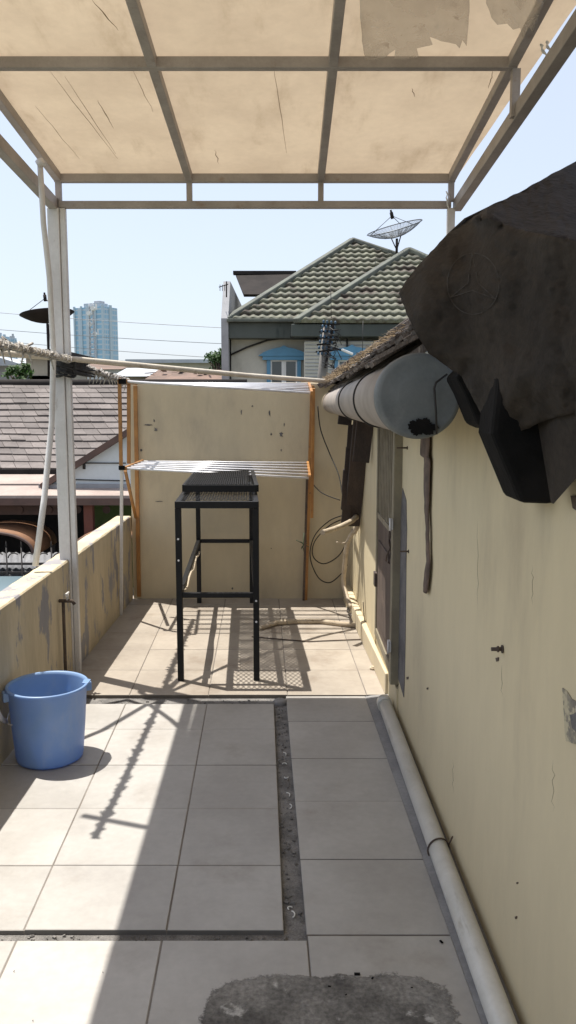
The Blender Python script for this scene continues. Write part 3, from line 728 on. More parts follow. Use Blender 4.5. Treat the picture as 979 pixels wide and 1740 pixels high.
xo = [CX[0]-.055, CX[1], CX[2], CX[3]+.055]
for i in range(3):
    for j in range(4):
        y0 = rows[j]+(.045 if j == 0 else .002); y1 = rows[j+1]+.002; b = MB(); n = 14; g_ = []
        for a in range(n+1):
            for c in range(n+1):
                y = y0+(y1-y0)*c/n; xl_ = -1.282-.024*(CY-y) if i == 0 else xo[i]
                xr_ = .930+.058*(CY-y) if i == 2 else xo[i+1]
                x = xl_+.001+(xr_-xl_-.002)*a/n
                g_.append(b.bm.verts.new((x, y, zr(y)+.028+.004*noise.noise(Vector((x*3, y*3, 0))))))
        for a in range(n):
            for c in range(n): b.bm.faces.new([g_[a*(n+1)+c], g_[a*(n+1)+c+1], g_[(a+1)*(n+1)+c+1], g_[(a+1)*(n+1)+c]]).smooth = True
        b.build('roof_sheet', M['panel'], can)
# cracks and scratches: narrow dark splits in the sheets
b = MB()
for (p, q, wd) in (((157, 0), (201, 52), .006), ((80, 115), (200, 270), .003), ((110, 130), (197, 262), .003), ((166, 170), (193, 218), .005), ((60, 180), (135, 270), .002), ((465, 110), (487, 260), .0025), ((365, 255), (372, 278), .005), ((838, 120), (830, 150), .004), ((700, 150), (705, 165), .004), ((225, 118), (260, 190), .002)):
    P_ = []
    for k in range(9):
        t = k/8; u = p[0]+(q[0]-p[0])*t+2.5*noise.noise(Vector((t*4, p[0], 0))); v = p[1]+(q[1]-p[1])*t; Y = 3.4
        for _ in range(14): d = ray(u, v); Y = (2.775+CY*SLP+.022-CAMZ)/(d.z/d.y+SLP)
        P_.append(W(u, v, Y))
    b.tube(P_, [wd*.7*(1-abs(2*k/8-1))*.5+.0006 for k in range(9)], 4)
build_each(b, 'sheet_crack', mat('crack_dirt', (.32, .24, .18), None, rough=.9), can)
# posts
b = MB(); px = -1.243; pz = 2.616; b.box2((px-.062, CY-.03, 0), (px+.002, CY+.03, pz)); b.build('post', M['post'], can, bevel=.004)
b = MB(); b.box2((px+.0035, CY-.02, 0), (px+.034, CY+.016, pz)); b.build('post', M['post'], can, bevel=.004)
b = MB(); b.box2((CX[-1]-.018, CY-.02, 1.9), (CX[-1]+.022, CY+.02, pz)); b.build('post', M['post'], can, bevel=.003)
b = MB(); b.bar((CX[0]-.055, 3.33, zl(3.3)), (-1.56, 3.42, zl(3.3)), .03); b.build('outrigger', M['steel'], can)
# torn plastic hanging below the sheets
def torn(uvs, Yf_, name_label, seed):
    vs2, fs2, dd, _ = relief([(u, v, 0) for u, v in uvs], [], 9, 0, 50, seed); b = MB(); vv = []
    for p in vs2:
        d = ray(p.x, p.y); Y = (2.775+CY*SLP-.035-CAMZ)/(d.z/d.y+SLP)
        n = noise.noise(Vector((p.x/28, p.y/50, seed)))+.5*noise.noise(Vector((p.x/12, p.y/20, seed)))
        vv.append(b.bm.verts.new(W(p.x, p.y, Y+(-.03+.06*n))))
    for f in fs2: b.bm.faces.new([vv[i] for i in f]).smooth = True
    return b.build('torn_plastic', M['torn'], solid=.0015, label=name_label, cat='plastic sheet')
torn([(610, -60), (612, 30), (617, 80), (622, 103), (640, 100), (655, 98), (672, 84), (670, 100), (690, 100), (712, 98), (708, 82), (735, 76), (730, 62), (750, 70), (775, 75), (781, 82), (786, 68), (793, 78), (798, 20), (796, -60)], 0, 'wide torn sheet of brown plastic hanging below the middle of the canopy', 3)
torn([(820, -60), (826, 5), (835, 30), (845, 42), (862, 40), (872, 50), (884, 47), (890, 68), (896, 40), (905, 55), (915, 30), (930, -10), (925, -60)], 0, 'small ragged scrap of brown plastic hanging by the right side rail', 8)
b = MB()
for (u, v, du, dv, Y) in ((918, 75, 10, 22, 3.1), (928, 70, 6, 18, 3.1), (762, 330, -2, 30, 4.6), (758, 325, 4, 26, 4.6)):
    pts = [W(u+du*k/5+2*math.sin(k*2), v+dv*k/5, Y) for k in range(6)]; b.tube(pts, [.008, .012, .009, .012, .006, .002], 5, squash=.25)
build_each(b, 'plastic_shred', M['post'], can)
# ------------------------------------------------------------------ poles and rope
root = empty('roped_pole', (-1.2, 4.5, 1.8), 'thin pole wound with knotted old rope running past the left post', 'pole')
pA = [W(-70, 572, 3.10), W(0, 585, 3.5), W(60, 597, 3.97), W(98, 611, 4.58), W(150, 628, 4.98), W(218, 648, 6.15)]
pA[3] = Vector((-1.19, 4.58, pA[3].z))
b = MB(); b.tube(pA, .013, 10); b.build('pole', M['bamboo'], root)
def along(P_, t):
    L_ = [0]
    for i in range(len(P_)-1): L_.append(L_[-1]+(P_[i+1]-P_[i]).length)
    d = t*L_[-1]
    for i in range(len(P_)-1):
        if d <= L_[i+1]+1e-9: return P_[i].lerp(P_[i+1], (d-L_[i])/(L_[i+1]-L_[i]))
    return P_[-1]
b = MB(); pts = []
for i in range(700):
    t = i/699; c = along(pA, t); a = i*.42; r = .017+.008*noise.noise(Vector((t*25, 0, 0))); pts.append(c+Vector((math.cos(a)*r, 0, math.sin(a)*r)))
b.tube(pts, .0045, 5)
for k, t in enumerate([.06, .13, .16, .22, .25, .36, .5, .56, .58, .61, .63, .66, .69, .72, .75, .78, .81, .84, .87, .9, .93, .96]):
    c = along(pA, t); 
    for q in range(5):
        ax_ = [Vector((random.gauss(0, .012), random.gauss(0, .018), random.gauss(0, .012))) for _ in range(5)]
        b.tube([c+v_ for v_ in ax_], .0065, 5)
    b.tube([c, c+Vector((.005, .01, -.03)), c+Vector((.012*random.choice((-1, 1)), .02, -.05-random.random()*.03))], [.006, .005, .002], 5)
b.build('rope', M['rope'], root)
b = MB(); c0 = Vector((-1.24, 4.62, W(105, 622, 4.6).z))
for q in range(26):
    a0 = random.random()*6; zz = random.uniform(-.05, .045); rr = random.uniform(.052, .064)
    b.tube([c0+Vector((math.cos(a0+i*.5)*(rr+.006), math.sin(a0+i*.5)*(rr), zz+.012*math.sin(i+q))) for i in range(14)], .007, 5)
for q in range(8):
    p = c0+Vector((.06, -.03, random.uniform(-.04, .03))); b.tube([p, p+Vector((.03, .1, -.01)), p+Vector((.06, .25, random.uniform(-.04, .03)))], [.014, .012, .004], 6)
b.build('rope_lashing', M['rope_dark'], label='dark bunched rope lashing tied round the left white post', cat='rope')
b = MB(); b.tube([W(-80, 594, 3.9), W(0, 600, 4.1), W(100, 608, 4.5), W(250, 622, 5.1), W(420, 638, 5.7), W(583, 650, 6.2)], [.016]*3+[.0165]*3, 12)
b.build('long_pole', M['bamboo'], label='long pale pole running across from the left post to the shingled roof', cat='pole')
b = MB(); b.tube([W(68, 275, 4.15), W(74, 380, 4.2), W(84, 470, 4.3), W(91, 600, 4.45), W(88, 720, 4.5), W(75, 850, 4.35), W(60, 962, 4.28)], [.014, .014, .0145, .015, .016, .0165, .017], 12)
b.tube([W(66, 272, 4.15), W(72, 282, 4.15)], .02, 10)
b.build('leaning_pole', M['post'], label='thin bent grey pole leaning from the parapet up to the canopy rail', cat='pole')
# ------------------------------------------------------------------ drying rack
rk = empty('drying_rack', (-.4, 6.2, 1.1), 'folding orange framed drying rack with white rods on the far wall', 'drying rack')
def bar(name, a, c, w_, h_, m, par=rk, up=(0, 0, 1), bev=.002):
    b = MB(); b.bar(a, c, w_, h_, up=up); return b.build(name, m, par, bevel=bev)
WY = 6.47
lx = W(229, 700, WY).x; rx = W(527, 700, WY).x
bar('upright', W(230, 655, WY), (lx, WY, .03), .03, .022, M['orange'], up=(0, 1, 0))
bar('upright', W(531, 655, WY), W(519, 1020, 6.45), .03, .022, M['orange'], up=(0, 1, 0))
bar('upright', W(219, 650, 6.1), W(219, 788, 6.1), .026, .02, M['orange'], up=(0, 1, 0))
bar('upright', W(203, 643, 5.75), W(206, 795, 5.75), .024, .02, M['orange'], up=(0, 1, 0))
bar('upright', W(533, 660, 5.95), W(530, 880, 6.1), .022, .018, M['orange'], up=(0, 1, 0))
bar('leg', W(207, 797, 5.75), G(206, 1046), .022, .018, M['post'], up=(0, 1, 0))
bar('leg', W(522, 812, 6.1), W(516, 1020, 6.35), .018, .014, M['rust'], up=(0, 1, 0))
bar('brace', W(213, 800, 5.85), W(231, 880, WY-.02), .022, .014, M['orange'], up=(0, 1, 0))
uL = [W(214, 648, 5.75), W(232, 651, 6.42)]; uR = [W(530, 668, 5.75), W(525, 652, 6.42)]
lL = [W(213, 796, 5.75), W(243, 784, 6.42)]; lR = [W(527, 813, 5.75), W(523, 786, 6.42)]
for A in (uL, uR, lL, lR): bar('arm', A[0], A[1], .018, .028, M['orange'])
for (A, B_) in ((uL, uR), (lL, lR)):
    for i in range(6):
        t = .02+i*.19; b = MB(); b.tube([A[0].lerp(A[1], t), B_[0].lerp(B_[1], t)], .0085, 10); b.build('rod', M['alu'], rk)
b = MB(); p = W(208, 648, 5.74); b.box(p, (.05, .03, .035)); p = W(207, 795, 5.74); b.box(p, (.04, .03, .03)); build_each(b, 'bracket', M['blackm'], rk, bevel=.003)
b = MB(); b.tube([W(517, 905, 6.3), W(515, 930, 6.28), W(520, 950, 6.3)], .004, 5)
for k in range(8): p = W(517, 925, 6.3); b.tube([p, p+Vector((random.gauss(0, .03), -.01, random.gauss(0, .03)))], .003, 4)
b.build('wire_knot', mat('green_wire', (.05, .08, .04), None, rough=.7), rk)
# ------------------------------------------------------------------ black metal stand
st = empty('metal_stand', (-.42, 5.4, 0), 'long black steel stand with expanded mesh top before the far wall', 'stand')
fl, fr_, bl, br = [Vector((x, y, 0)) for x, y in ((-.608, 4.52), (-.178, 4.52), (-.70, 6.36), (-.285, 6.36))]
H = 1.03; S = .033
for p in (fl, fr_, bl, br):
    b = MB(); b.box((p.x, p.y, (H-.04)/2), (S, S, H-.04)); o = b.build('leg', M['black'], st, bevel=.002)
def vz(p, z): return Vector((p.x, p.y, z))
for a, c in ((fl, fr_), (fr_, br), (br, bl), (bl, fl)):
    t = (c-a).normalized()*(S/2+.001)
    b = MB(); b.bar(vz(a+t, .50), vz(c-t, .50), .028); b.build('stretcher', M['black'], st, bevel=.002)
    t2 = (c-a).normalized()*(S/2)
    b = MB(); b.bar(vz(a, H-.02)-t2*(1 if a in (fl, br) else -1), vz(c, H-.02)+t2*(1 if a in (fl, br) else -1), S, .038); b.build('top_rail', M['black'], st, bevel=.002)
b = MB(); mid = .52
b.bar(vz(fl.lerp(bl, mid), H-.02)+Vector((.018, 0, 0)), vz(fr_.lerp(br, mid), H-.02)-Vector((.018, 0, 0)), .03, .03); b.build('top_rail', M['black'], st)
def mesh_sheet(z, y0, y1, ins, name, cw=.030, ch=.066, hw=.0030):
    b = MB()
    ny = int((y1-y0)/ch); 
    for j in range(ny):
        for h in (0, 1):
            ya = y0+(j+h*.5)*ch; yb = ya+ch/2
            ta = (ya-4.52)/1.84; tb = (yb-4.52)/1.84
            x0 = fl.x+(bl.x-fl.x)*ta+ins; x1 = fr_.x+(br.x-fr_.x)*ta-ins; nx = int((x1-x0)/cw); o = .5 if h else 0
            for i in range(nx):
                xa = x0+(i+o)*cw; dxs = (bl.x-fl.x)*(tb-ta)
                for s in (-1, 1):
                    a = Vector((xa+cw*.5, ya, z)); c = Vector((xa+cw*.5+s*cw*.5+dxs, yb, z))
                    if c.x > x1+.004 or c.x < x0-.004: continue
                    n_ = Vector((hw, 0, 0)); b.face([a-n_, a+n_, c+n_, c-n_])
    return b
b = mesh_sheet(H+.001, 4.54, 6.36, .012, 'mesh'); b.build('mesh_top', M['black'], st, solid=.002, flip=False)
# raised lid frame on top
lo, hi = 4.86, 6.3
def fx(side, Y): 
    t = (Y-4.52)/1.84; return (fl.x+(bl.x-fl.x)*t) if side < 0 else (fr_.x+(br.x-fr_.x)*t)
c4 = [Vector((fx(-1, lo)+.01, lo, H+.036)), Vector((fx(1, lo)+.012, lo, H+.036)), Vector((fx(1, hi)+.0, hi, H+.036)), Vector((fx(-1, hi)+.02, hi, H+.036))]
b = MB()
for i in range(4): b.bar(c4[i], c4[(i+1) % 4], .025, .04)
b.build('lid_frame', M['black'], st)
b = mesh_sheet(H+.058, lo+.01, hi-.01, .018, 'm', .026, .05, .0062); b.build('lid_mesh', M['black'], st, solid=.002, flip=False)
b = MB()
for (p, zs) in ((fl, (.82, .70)), (fr_, (.47, .35))):
    for z in zs: b.tube([(p.x, p.y-S/2-.003, z), (p.x, p.y-S/2+.001, z)], .006, 8)
build_each(b, 'bolt_head', M['alu'], st)
b = MB(); q = vz(fl.lerp(bl, .06), .52); q2 = vz(fl.lerp(bl, .85), .49)
b.tube([q.lerp(q2, t/8)+Vector((.022, 0, -.015*math.sin(t*1.9)-.02)) for t in range(9)], .007, 6); b.build('white_tie', M['wrap'], st)
# ------------------------------------------------------------------ bucket
bc = Vector((-1.06, 3.50, .004)); bk = empty('bucket', bc, 'pale blue plastic bucket standing by the parapet wall', 'bucket')
b = MB(); b.lathe(bc, [(.0, .010), (.128, .010), (.134, 0), (.142, .004), (.146, .02), (.158, .16), (.169, .322), (.176, .326), (.178, .333), (.174, .338), (.165, .336), (.163, .322), (.152, .16), (.140, .025), (.130, .016), (.0, .014)], 64); b.build('body', M['bucket'], bk)
b = MB(); c = bc+Vector((.165, .03, .335)); b.box(c, (.03, .05, .008)); b.build('lip', M['bucket'], bk, bevel=.003)
b = MB()
for a in (R(205), R(25)):
    p = bc+Vector((math.cos(a)*.174, math.sin(a)*.174, .305)); b.box(p, (.03, .05, .04), Matrix.Rotation(a, 3, 'Z'))
build_each(b, 'handle_lug', M['bucket'], bk, bevel=.004)
b = MB(); pts = []
for k in range(17):
    a = math.pi*k/16; pts.append(bc+Vector((-.02-.165*math.cos(a)*math.cos(R(-65))-.165*math.sin(a)*.93, -.165*math.cos(a)*math.sin(R(-65))*1.0-.03*math.sin(a), .31-.14*math.sin(a))))
b.tube(pts, .0035, 6); b.build('wire_handle', M['alu'], bk)
b = MB(); p = bc+Vector((-.19, -.06, .2)); b.tube([p+Vector((0, -.04, .05)), p, p+Vector((.005, .04, -.03))], .012, 8); b.build('handle_grip', M['post'], bk)
# ------------------------------------------------------------------ floor pipe
pv = empty('drain_pipe', (.5, 3, 0), 'long white plastic drain pipe lying along the foot of the cream wall', 'pipe')
b = MB(); rp = .034; P0 = Vector((HX(4.1)-.052, 4.06, rp+.012)); P1 = Vector((HX(1.0)-.05, .4, rp+.006))
b.tube([P0, P0.lerp(P1, .5), P1], rp, 28); b.build('pipe', M['pvc'], pv)
b = MB(); pm = P0.lerp(P1, (4.06-2.66)/3.66); b.tube([pm+Vector((math.cos(a)*(rp+.004), .01*math.cos(a), math.sin(a)*(rp+.004))) for a in [2*math.pi*k/24 for k in range(-2, 15)]], .003, 6)
b.tube([pm+Vector((rp, .01, .0)), pm+Vector((rp+.014, .0, .045))], .003, 6)
b.build('wire_tie', M['rust'], pv)
b = MB(); b.tube([P0+Vector((0, .012, 0)), P0+Vector((0, -.05, 0))], rp+.004, 28); b.build('end_socket', M['pvc'], pv)
# ------------------------------------------------------------------ wrapped hoses and cables at the far right corner
b = MB()
def bend(uvY, n=5):
    P_ = [W(*q) for q in uvY]; out = []
    for i in range(len(P_)-1):
        p0 = P_[max(i-1, 0)]; p1 = P_[i]; p2 = P_[i+1]; p3 = P_[min(i+2, len(P_)-1)]
        for k in range(n):
            t = k/n; out.append(.5*((2*p1)+(p2-p0)*t+(2*p0-5*p1+4*p2-p3)*t*t+(3*p1-p0-3*p2+p3)*t**3))
    return out+[P_[-1]]
b.tube(bend([(548, 905, 5.3), (575, 896, 5.45), (598, 885, 5.6), (606, 878, 5.7), (608, 890, 5.75), (602, 905, 5.8)]), [.018]*26, 10)
b.tube(bend([(602, 900, 5.8), (590, 925, 5.9), (586, 960, 6.0), (584, 990, 6.05), (590, 1015, 5.95), (598, 1032, 5.85)]), [.017]*26, 10)
b.tube(bend([(572, 921, 5.9), (584, 923, 5.9), (592, 918, 5.85)]), .006, 6)
b.build('wrapped_hose', M['wrap'], label='pale wrapped hose hooked over and hanging down in the far right corner', cat='hose')
b = MB()
hp = [G(440, 1068, .02), G(470, 1058, .025), G(505, 1056, .022), G(545, 1056, .022), G(585, 1061, .022), G(625, 1064, .022)]
b.tube(hp, [.016, .02, .019, .018, .018, .018], 10)
for k in range(46):
    t = k/90; c = along(hp, t); a = k*.8; 
    if k < 45: b.tube([c+Vector((.002, math.cos(a)*.02, math.sin(a)*.016+.002)), along(hp, t+.012)+Vector((.002, math.cos(a+.8)*.021, math.sin(a+.8)*.016+.002))], .005, 5)
b.build('wrapped_hose', M['wrap'], label='pale cord wrapped hose lying across the floor under the stand', cat='hose')
b = MB()
for P_ in ([(540, 690, 6.3), (545, 730, 6.3), (560, 770, 6.3), (575, 805, 6.2), (582, 840, 6.1)], [(531, 822, 6.4), (548, 838, 6.35), (578, 850, 6.3)], [(585, 875, 6.2), (560, 885, 6.35), (535, 910, 6.4), (527, 945, 6.4), (540, 980, 6.4), (560, 990, 6.4), (580, 975, 6.4), (590, 960, 6.3)],
           [(588, 880, 6.2), (560, 893, 6.35), (535, 920, 6.4), (532, 945, 6.4), (550, 958, 6.4), (575, 945, 6.4), (590, 920, 6.3)], [(400, 580, 12), (388, 620, 12)]):
    if P_[0][2] < 10: b.tube(bend(P_, 7), .0045, 6)
b.build('black_cable', M['cable'], label='loose black cable looping down the far wall beside the boards', cat='cable')
b = MB()
for (u, v) in ((598, 1020), (602, 1035), (595, 1042), (604, 1050)):
    c = G(u, v, .02)
    b.tube([c+Vector((random.gauss(0, .03), random.gauss(0, .04), abs(random.gauss(0, .03)))) for _ in range(7)], .009, 6)
b.build('rag_bundle', M['rope'], label='grey bundle of rags at the foot of the hanging hose', cat='rag')
b = MB(); p = G(634, 1137, .008); b.tube([p, p+Vector((.0, 0, .012))], .02, 14); b.tube([p+Vector((0, 0, .012)), p+Vector((0, 0, .018))], .012, 12)
b.build('floor_cap', M['wrap'], label='small round cap lying on the sunlit tiles near the door', cat='cap')
# thin black rod lying on the tiles by the wall (casts the thin line)
b = MB(); b.tube([G(428, 1082, .012)+Vector((0, 0, 0)), G(525, 1090, .012), G(622, 1086, .012)], .004, 6)
b.tube([G(622, 1086, .012), Vector((HX(5.3)-.02, 5.38, .25))], .003, 6); b.build('thin_hose', M['rust'], label='thin dark hose lying over the tiles between stand and wall', cat='hose')
# tap with pipe on the parapet
tp = empty('water_tap', (-1.27, 4.35, .35), 'small old water tap with pipe fixed to the parapet by the post', 'tap')
x0 = -1.235; b = MB(); b.tube([(x0+.012, 4.38, 0.006), (x0+.012, 4.38, .50)], .009, 10); b.tube([(x0-.01, 4.38, .50), (x0+.06, 4.38, .50), (x0+.075, 4.38, .48)], .010, 10); b.build('pipe', M['rust'], tp)
b = MB(); b.tube([(x0+.035, 4.38, .505), (x0+.035, 4.38, .54)], .008, 8); b.tube([(x0+.035, 4.35, .54), (x0+.035, 4.41, .54)], .006, 8); build_each(b, 'valve_handle', M['post'], tp)

# ================================================================== BACKGROUND
def tile_courses(P0, P1, Q0, Q1, m, parent, nrows=14, tw=.34, th=.035):
    b = MB(); lay = b.bm.loops.layers.float_color.new('tone'); n = (P1-P0).cross(Q0-P0).normalized(); n = n if n.z > 0 else -n
    wid = (P1-P0).length; ex = (P1-P0).normalized()
    for r_ in range(nrows):
        t0, t1 = r_/nrows, (r_+1)/nrows+.006; x = -random.random()*tw; sag = 0
        while x < wid:
            a, c = max(x, 0), min(x+tw-.008, wid); x += tw
            if c <= a: continue
            sg = lambda q: Vector((0, 0, .05*noise.noise(Vector((q*.22, t0*3, 0)))))
            j = random.uniform(-.012, .012); jn = random.uniform(-.008, .012); tn = random.uniform(.78, 1.18)*(1+.25*noise.noise(Vector((x*.5, r_*.4, 7))))
            lo0 = P0.lerp(Q0, t0+j*.15)+ex*a+n*(th+jn)+sg(a); lo1 = P0.lerp(Q0, t0+j*.15)+ex*c+n*(th+jn)+sg(c); hi0 = P0.lerp(Q0, t1)+ex*a+n*.004+sg(a); hi1 = P0.lerp(Q0, t1)+ex*c+n*.004+sg(c)
            for q in ((lo0, lo1, hi1, hi0), (lo0-n*(th+.03), lo1-n*(th+.03), lo1, lo0)):
                f = b.face(q)
                for l in f.loops: l[lay] = (tn, tn, tn, 1)
    return b.build('roof', m, parent, flip=False)
def tile_face(P0, P1, Q0, Q1, pitch, m, name, parent, wave=0, wl=.3, thick=.05):
    """courses of tiles on the quad P0-P1 (eave) to Q0-Q1 (top)"""
    P0, P1, Q0, Q1 = map(Vector, (P0, P1, Q0, Q1)); b = MB()
    n = (P1-P0).cross(Q0-P0).normalized()
    if n.z < 0: n = -n
    L_ = ((Q0-P0).length+(Q1-P1).length)/2; rows_ = max(2, int(L_/pitch)); wid = (P1-P0).length
    cols_ = max(2, int(wid/wl*6)) if wave else max(6, int(wid/1.2))
    for r in range(rows_):
        t0, t1 = r/rows_, (r+1)/rows_+.004; A = P0.lerp(Q0, t0); B_ = P1.lerp(Q1, t0); C_ = P0.lerp(Q0, t1); D_ = P1.lerp(Q1, t1)
        j = [random.uniform(-.012, .012) for _ in range(cols_+1)]
        lo_, hi_, bt = [], [], []
        for c in range(cols_+1):
            f = c/cols_; a = A.lerp(B_, f); d = C_.lerp(D_, f)
            xw = (a-P0).dot((P1-P0).normalized()); h = wave*(.5+.5*math.cos(2*math.pi*xw/wl)) if wave else j[c]*.5
            lo_.append(b.bm.verts.new(a+n*(thick+h))); hi_.append(b.bm.verts.new(d+n*(.004+h*.9))); bt.append(b.bm.verts.new(a+n*(.0)))
        for c in range(cols_):
            b.bm.faces.new([lo_[c], lo_[c+1], hi_[c+1], hi_[c]]).smooth = bool(wave)
            b.bm.faces.new([bt[c], bt[c+1], lo_[c+1], lo_[c]])
    return b.build(name, m, parent, flip=False)
# --- left neighbour house
nb = empty('tiled_house', (-4, 19, ZG), 'low house with long grey brown tiled roof and carport beyond the parapet', 'house')
e0, e1 = W(-330, 797, 18.5), W(420, 797, 18.5); r0, r1 = W(-330, 652, 23), W(420, 652, 23)
rt = tile_courses(e0, e1, r0, r1, M['roof_l'], nb)
b = MB(); b.tube([r0, r1], .12, 10); b.build('ridge', M['corr_dark'], rt)
b = MB(); b.face([r0, r1, Vector((r1.x, 27.5, e0.z)), Vector((r0.x, 27.5, e0.z))]); b.build('rear_slope', M['brown_roof'], rt, flip=False)
b = MB(); b.box2((e0.x, 18.45, e0.z-.22), (e1.x, 18.55, e0.z-.01)); b.build('fascia', M['corr_dark'], rt)
def slab(v0, Y0, v1, Y1, name, th=.06, u0=-330, u1=420):
    a, c, d, f = W(u0, v0, Y0), W(u1, v0, Y0), W(u1, v1, Y1), W(u0, v1, Y1); b = MB(); b.prism([a, c, d, f], (0, 0, -th)); return b.build(name, M['asbestos'], nb)
slab(806, 18.4, 822, 17.4, 'carport_roof'); slab(825, 17.35, 842, 16.4, 'carport_roof')
b = MB(); zc = W(0, 845, 16.4).z; b.box2((e0.x, 16.38, zc-.16), (e1.x, 16.44, zc-.02)); b.build('carport_beam', M['brownboard'], nb)
gy = 17.2; ga_, gb2, gc_ = W(84, 822, gy), W(385, 822, gy), W(234, 727, gy)
b = MB(); b.prism([ga_, gb2, gc_], (0, .8, 0)); b.build('gable_wall', M['white_wall'], nb)
for (p, q) in ((ga_, gc_), (gc_, gb2)):
    d = (q-p).normalized(); b = MB(); b.bar(p-d*.15+Vector((0, .25, .03)), q+d*.1+Vector((0, .25, .03)), .9, .12, up=d.cross(Vector((0, 1, 0)))); b.build('bargeboard', M['brownboard'], nb)
b = MB(); b.box2((ga_.x-.2, gy-.1, ga_.z-.12), (gb2.x, gy+.3, ga_.z-.0)); b.build('gable_gutter', M['grey_conc'], nb)
b = MB(); b.tube([W(120, 787, gy-.02), W(214, 787, gy-.02)], .012, 5); b.tube([W(126, 815, gy-.02), W(214, 817, gy-.02)], .012, 5); b.tube([W(143, 783, gy-.02), W(143, 797, gy-.02)], .03, 6); build_each(b, 'wall_wire', M['cable'], nb)
b = MB(); b.box2((e0.x, 21.5, ZG), (e1.x, 21.7, 0.2)); b.box2((e0.x, 17.5, ZG), (e0.x+.2, 21.5, .2)); b.build('wall', M['dark_in'], nb)
b = MB(); gl = W(160, 880, 19).x; b.box2((gl, 18.9, ZG), (gl+3.5, 19.05, -.25)); b.build('green_wall', M['green_wall'], nb)
for u in (-180, 153, 300):
    x = W(u, 880, 16.7).x; b = MB(); b.box2((x-.09, 16.55, ZG), (x+.09, 16.73, zc-.16)); b.build('column', M['red_col'], nb)
b = MB(); b.box2((e0.x, 16.9, zc-.42), (gl, 16.96, zc-.2))
for k in range(14):
    x = e0.x+.5+k*.6; b.tube([(x, 16.86, zc-.31), (x, 16.9, zc-.31)], .08, 10)
b.build('vent_screen', M['brownboard'], nb)
b = MB(); b.face([(e0.x, 14.6, ZG+.006), (e1.x, 14.6, ZG+.006), (e1.x, 21.5, ZG+.006), (e0.x, 21.5, ZG+.006)]); b.build('driveway', M['grey_conc'], kind='structure')
# --- iron gate
gt = empty('iron_gate', (-5, 14.6, ZG), 'dark iron gate with hooked spear bars in front of the carport', 'gate')
yb = 14.6; gx0 = W(-90, 940, yb).x; gx1 = W(130, 940, yb).x; zt1 = W(0, 944, yb).z
b = MB()
for z in (zt1-.15, zt1-.32, ZG+.25): b.box2((gx0, yb-.02, z-.02), (gx1, yb+.02, z+.02))
b.build('rail', M['iron'], gt)
x = W(12, 940, yb).x-.27*4
while x < gx1:
    b = MB(); b.tube([(x, yb-.03, ZG+.1), (x, yb-.03, zt1+.17)], .014, 6); b.tube([(x, yb-.03, zt1+.17), (x, yb-.03, zt1+.27)], [.022, .001], 6)
    b.tube([(x+.13-.10*math.cos(a), yb-.03, zt1-.04+.09*math.sin(a)) for a in [math.pi*k/9*.75 for k in range(10)]], .012, 5)
    b.build('bar', M['iron'], gt); x += .27
# --- cars
def car(loc, paint, label, hh=1.45, rotz=0):
    root = empty('parked_car', loc, label, 'car'); root.rotation_euler.z = rotz
    L0 = Vector(loc)
    def loft(secs, name, m, bev=0):
        b = MB(); rg = []
        for (y, hw, z0, z1, in_) in secs:
            rg.append([b.bm.verts.new(L0+Vector(p)) for p in ((-hw, y, z0), (hw, y, z0), (hw, y, (z0+z1)/2), (hw-in_, y, z1-.04), (hw-in_-.12, y, z1), (-hw+in_+.12, y, z1), (-hw+in_, y, z1-.04), (-hw, y, (z0+z1)/2))])
        for i in range(len(rg)-1):
            for k in range(8): b.bm.faces.new([rg[i][k], rg[i][(k+1) % 8], rg[i+1][(k+1) % 8], rg[i+1][k]]).smooth = True
        b.bm.faces.new(rg[0]); b.bm.faces.new(rg[-1]); return b.build(name, m, root, bevel=bev)
    loft([(-2.05, .72, .3, .62, .06), (-1.9, .82, .22, .75, .05), (-1.0, .85, .2, .92, .04), (0, .85, .2, .95, .03), (1.4, .85, .2, .97, .03), (1.95, .80, .24, .93, .05), (2.05, .74, .32, .8, .06)], 'body', paint)
    loft([(-1.05, .76, .90, .935, .03), (-.35, .74, .9, hh-.06, .17), (.4, .74, .9, hh-.03, .17), (1.3, .73, .9, hh-.08, .17), (1.85, .70, .9, .96, .05)], 'windows', M['glass'])
    loft([(-.42, .60, hh-.075, hh-.045, .05), (-.2, .61, hh-.06, hh-.005, .04), (.4, .61, hh-.05, hh+.0, .04), (1.15, .61, hh-.06, hh-.02, .04), (1.4, .59, hh-.11, hh-.085, .05)], 'roof', paint)
    b = MB()
    for s in (-1, 1):
        b.bar(L0+Vector((s*.71, -1.05, .93)), L0+Vector((s*.575, -.38, hh-.07)), .05, .05); b.bar(L0+Vector((s*.67, 1.82, .95)), L0+Vector((s*.57, 1.36, hh-.1)), .08, .06)
    build_each(b, 'pillar', paint, root)
    for sx in (-1, 1):
        for y in (-1.3, 1.35):
            b = MB(); b.tube([L0+Vector((sx*.68, y, .3)), L0+Vector((sx*.87, y, .3))], .3, 20); wh = b.build('wheel', M['tyre'], root)
            b = MB(); b.tube([L0+Vector((sx*.86, y, .3)), L0+Vector((sx*.878, y, .3))], .18, 14); b.build('rim', M['rim'], wh)
        b = MB(); b.box(L0+Vector((sx*.58, -2.02, .62)), (.26, .08, .14)); b.build('headlight', M['lamp'], root, bevel=.02)
        b = MB(); b.box(L0+Vector((sx*.93, -.85, .98)), (.16, .08, .12)); b.build('mirror', paint, root, bevel=.02)
    return root
def carx(u, Y): return W(u, 900, Y).x
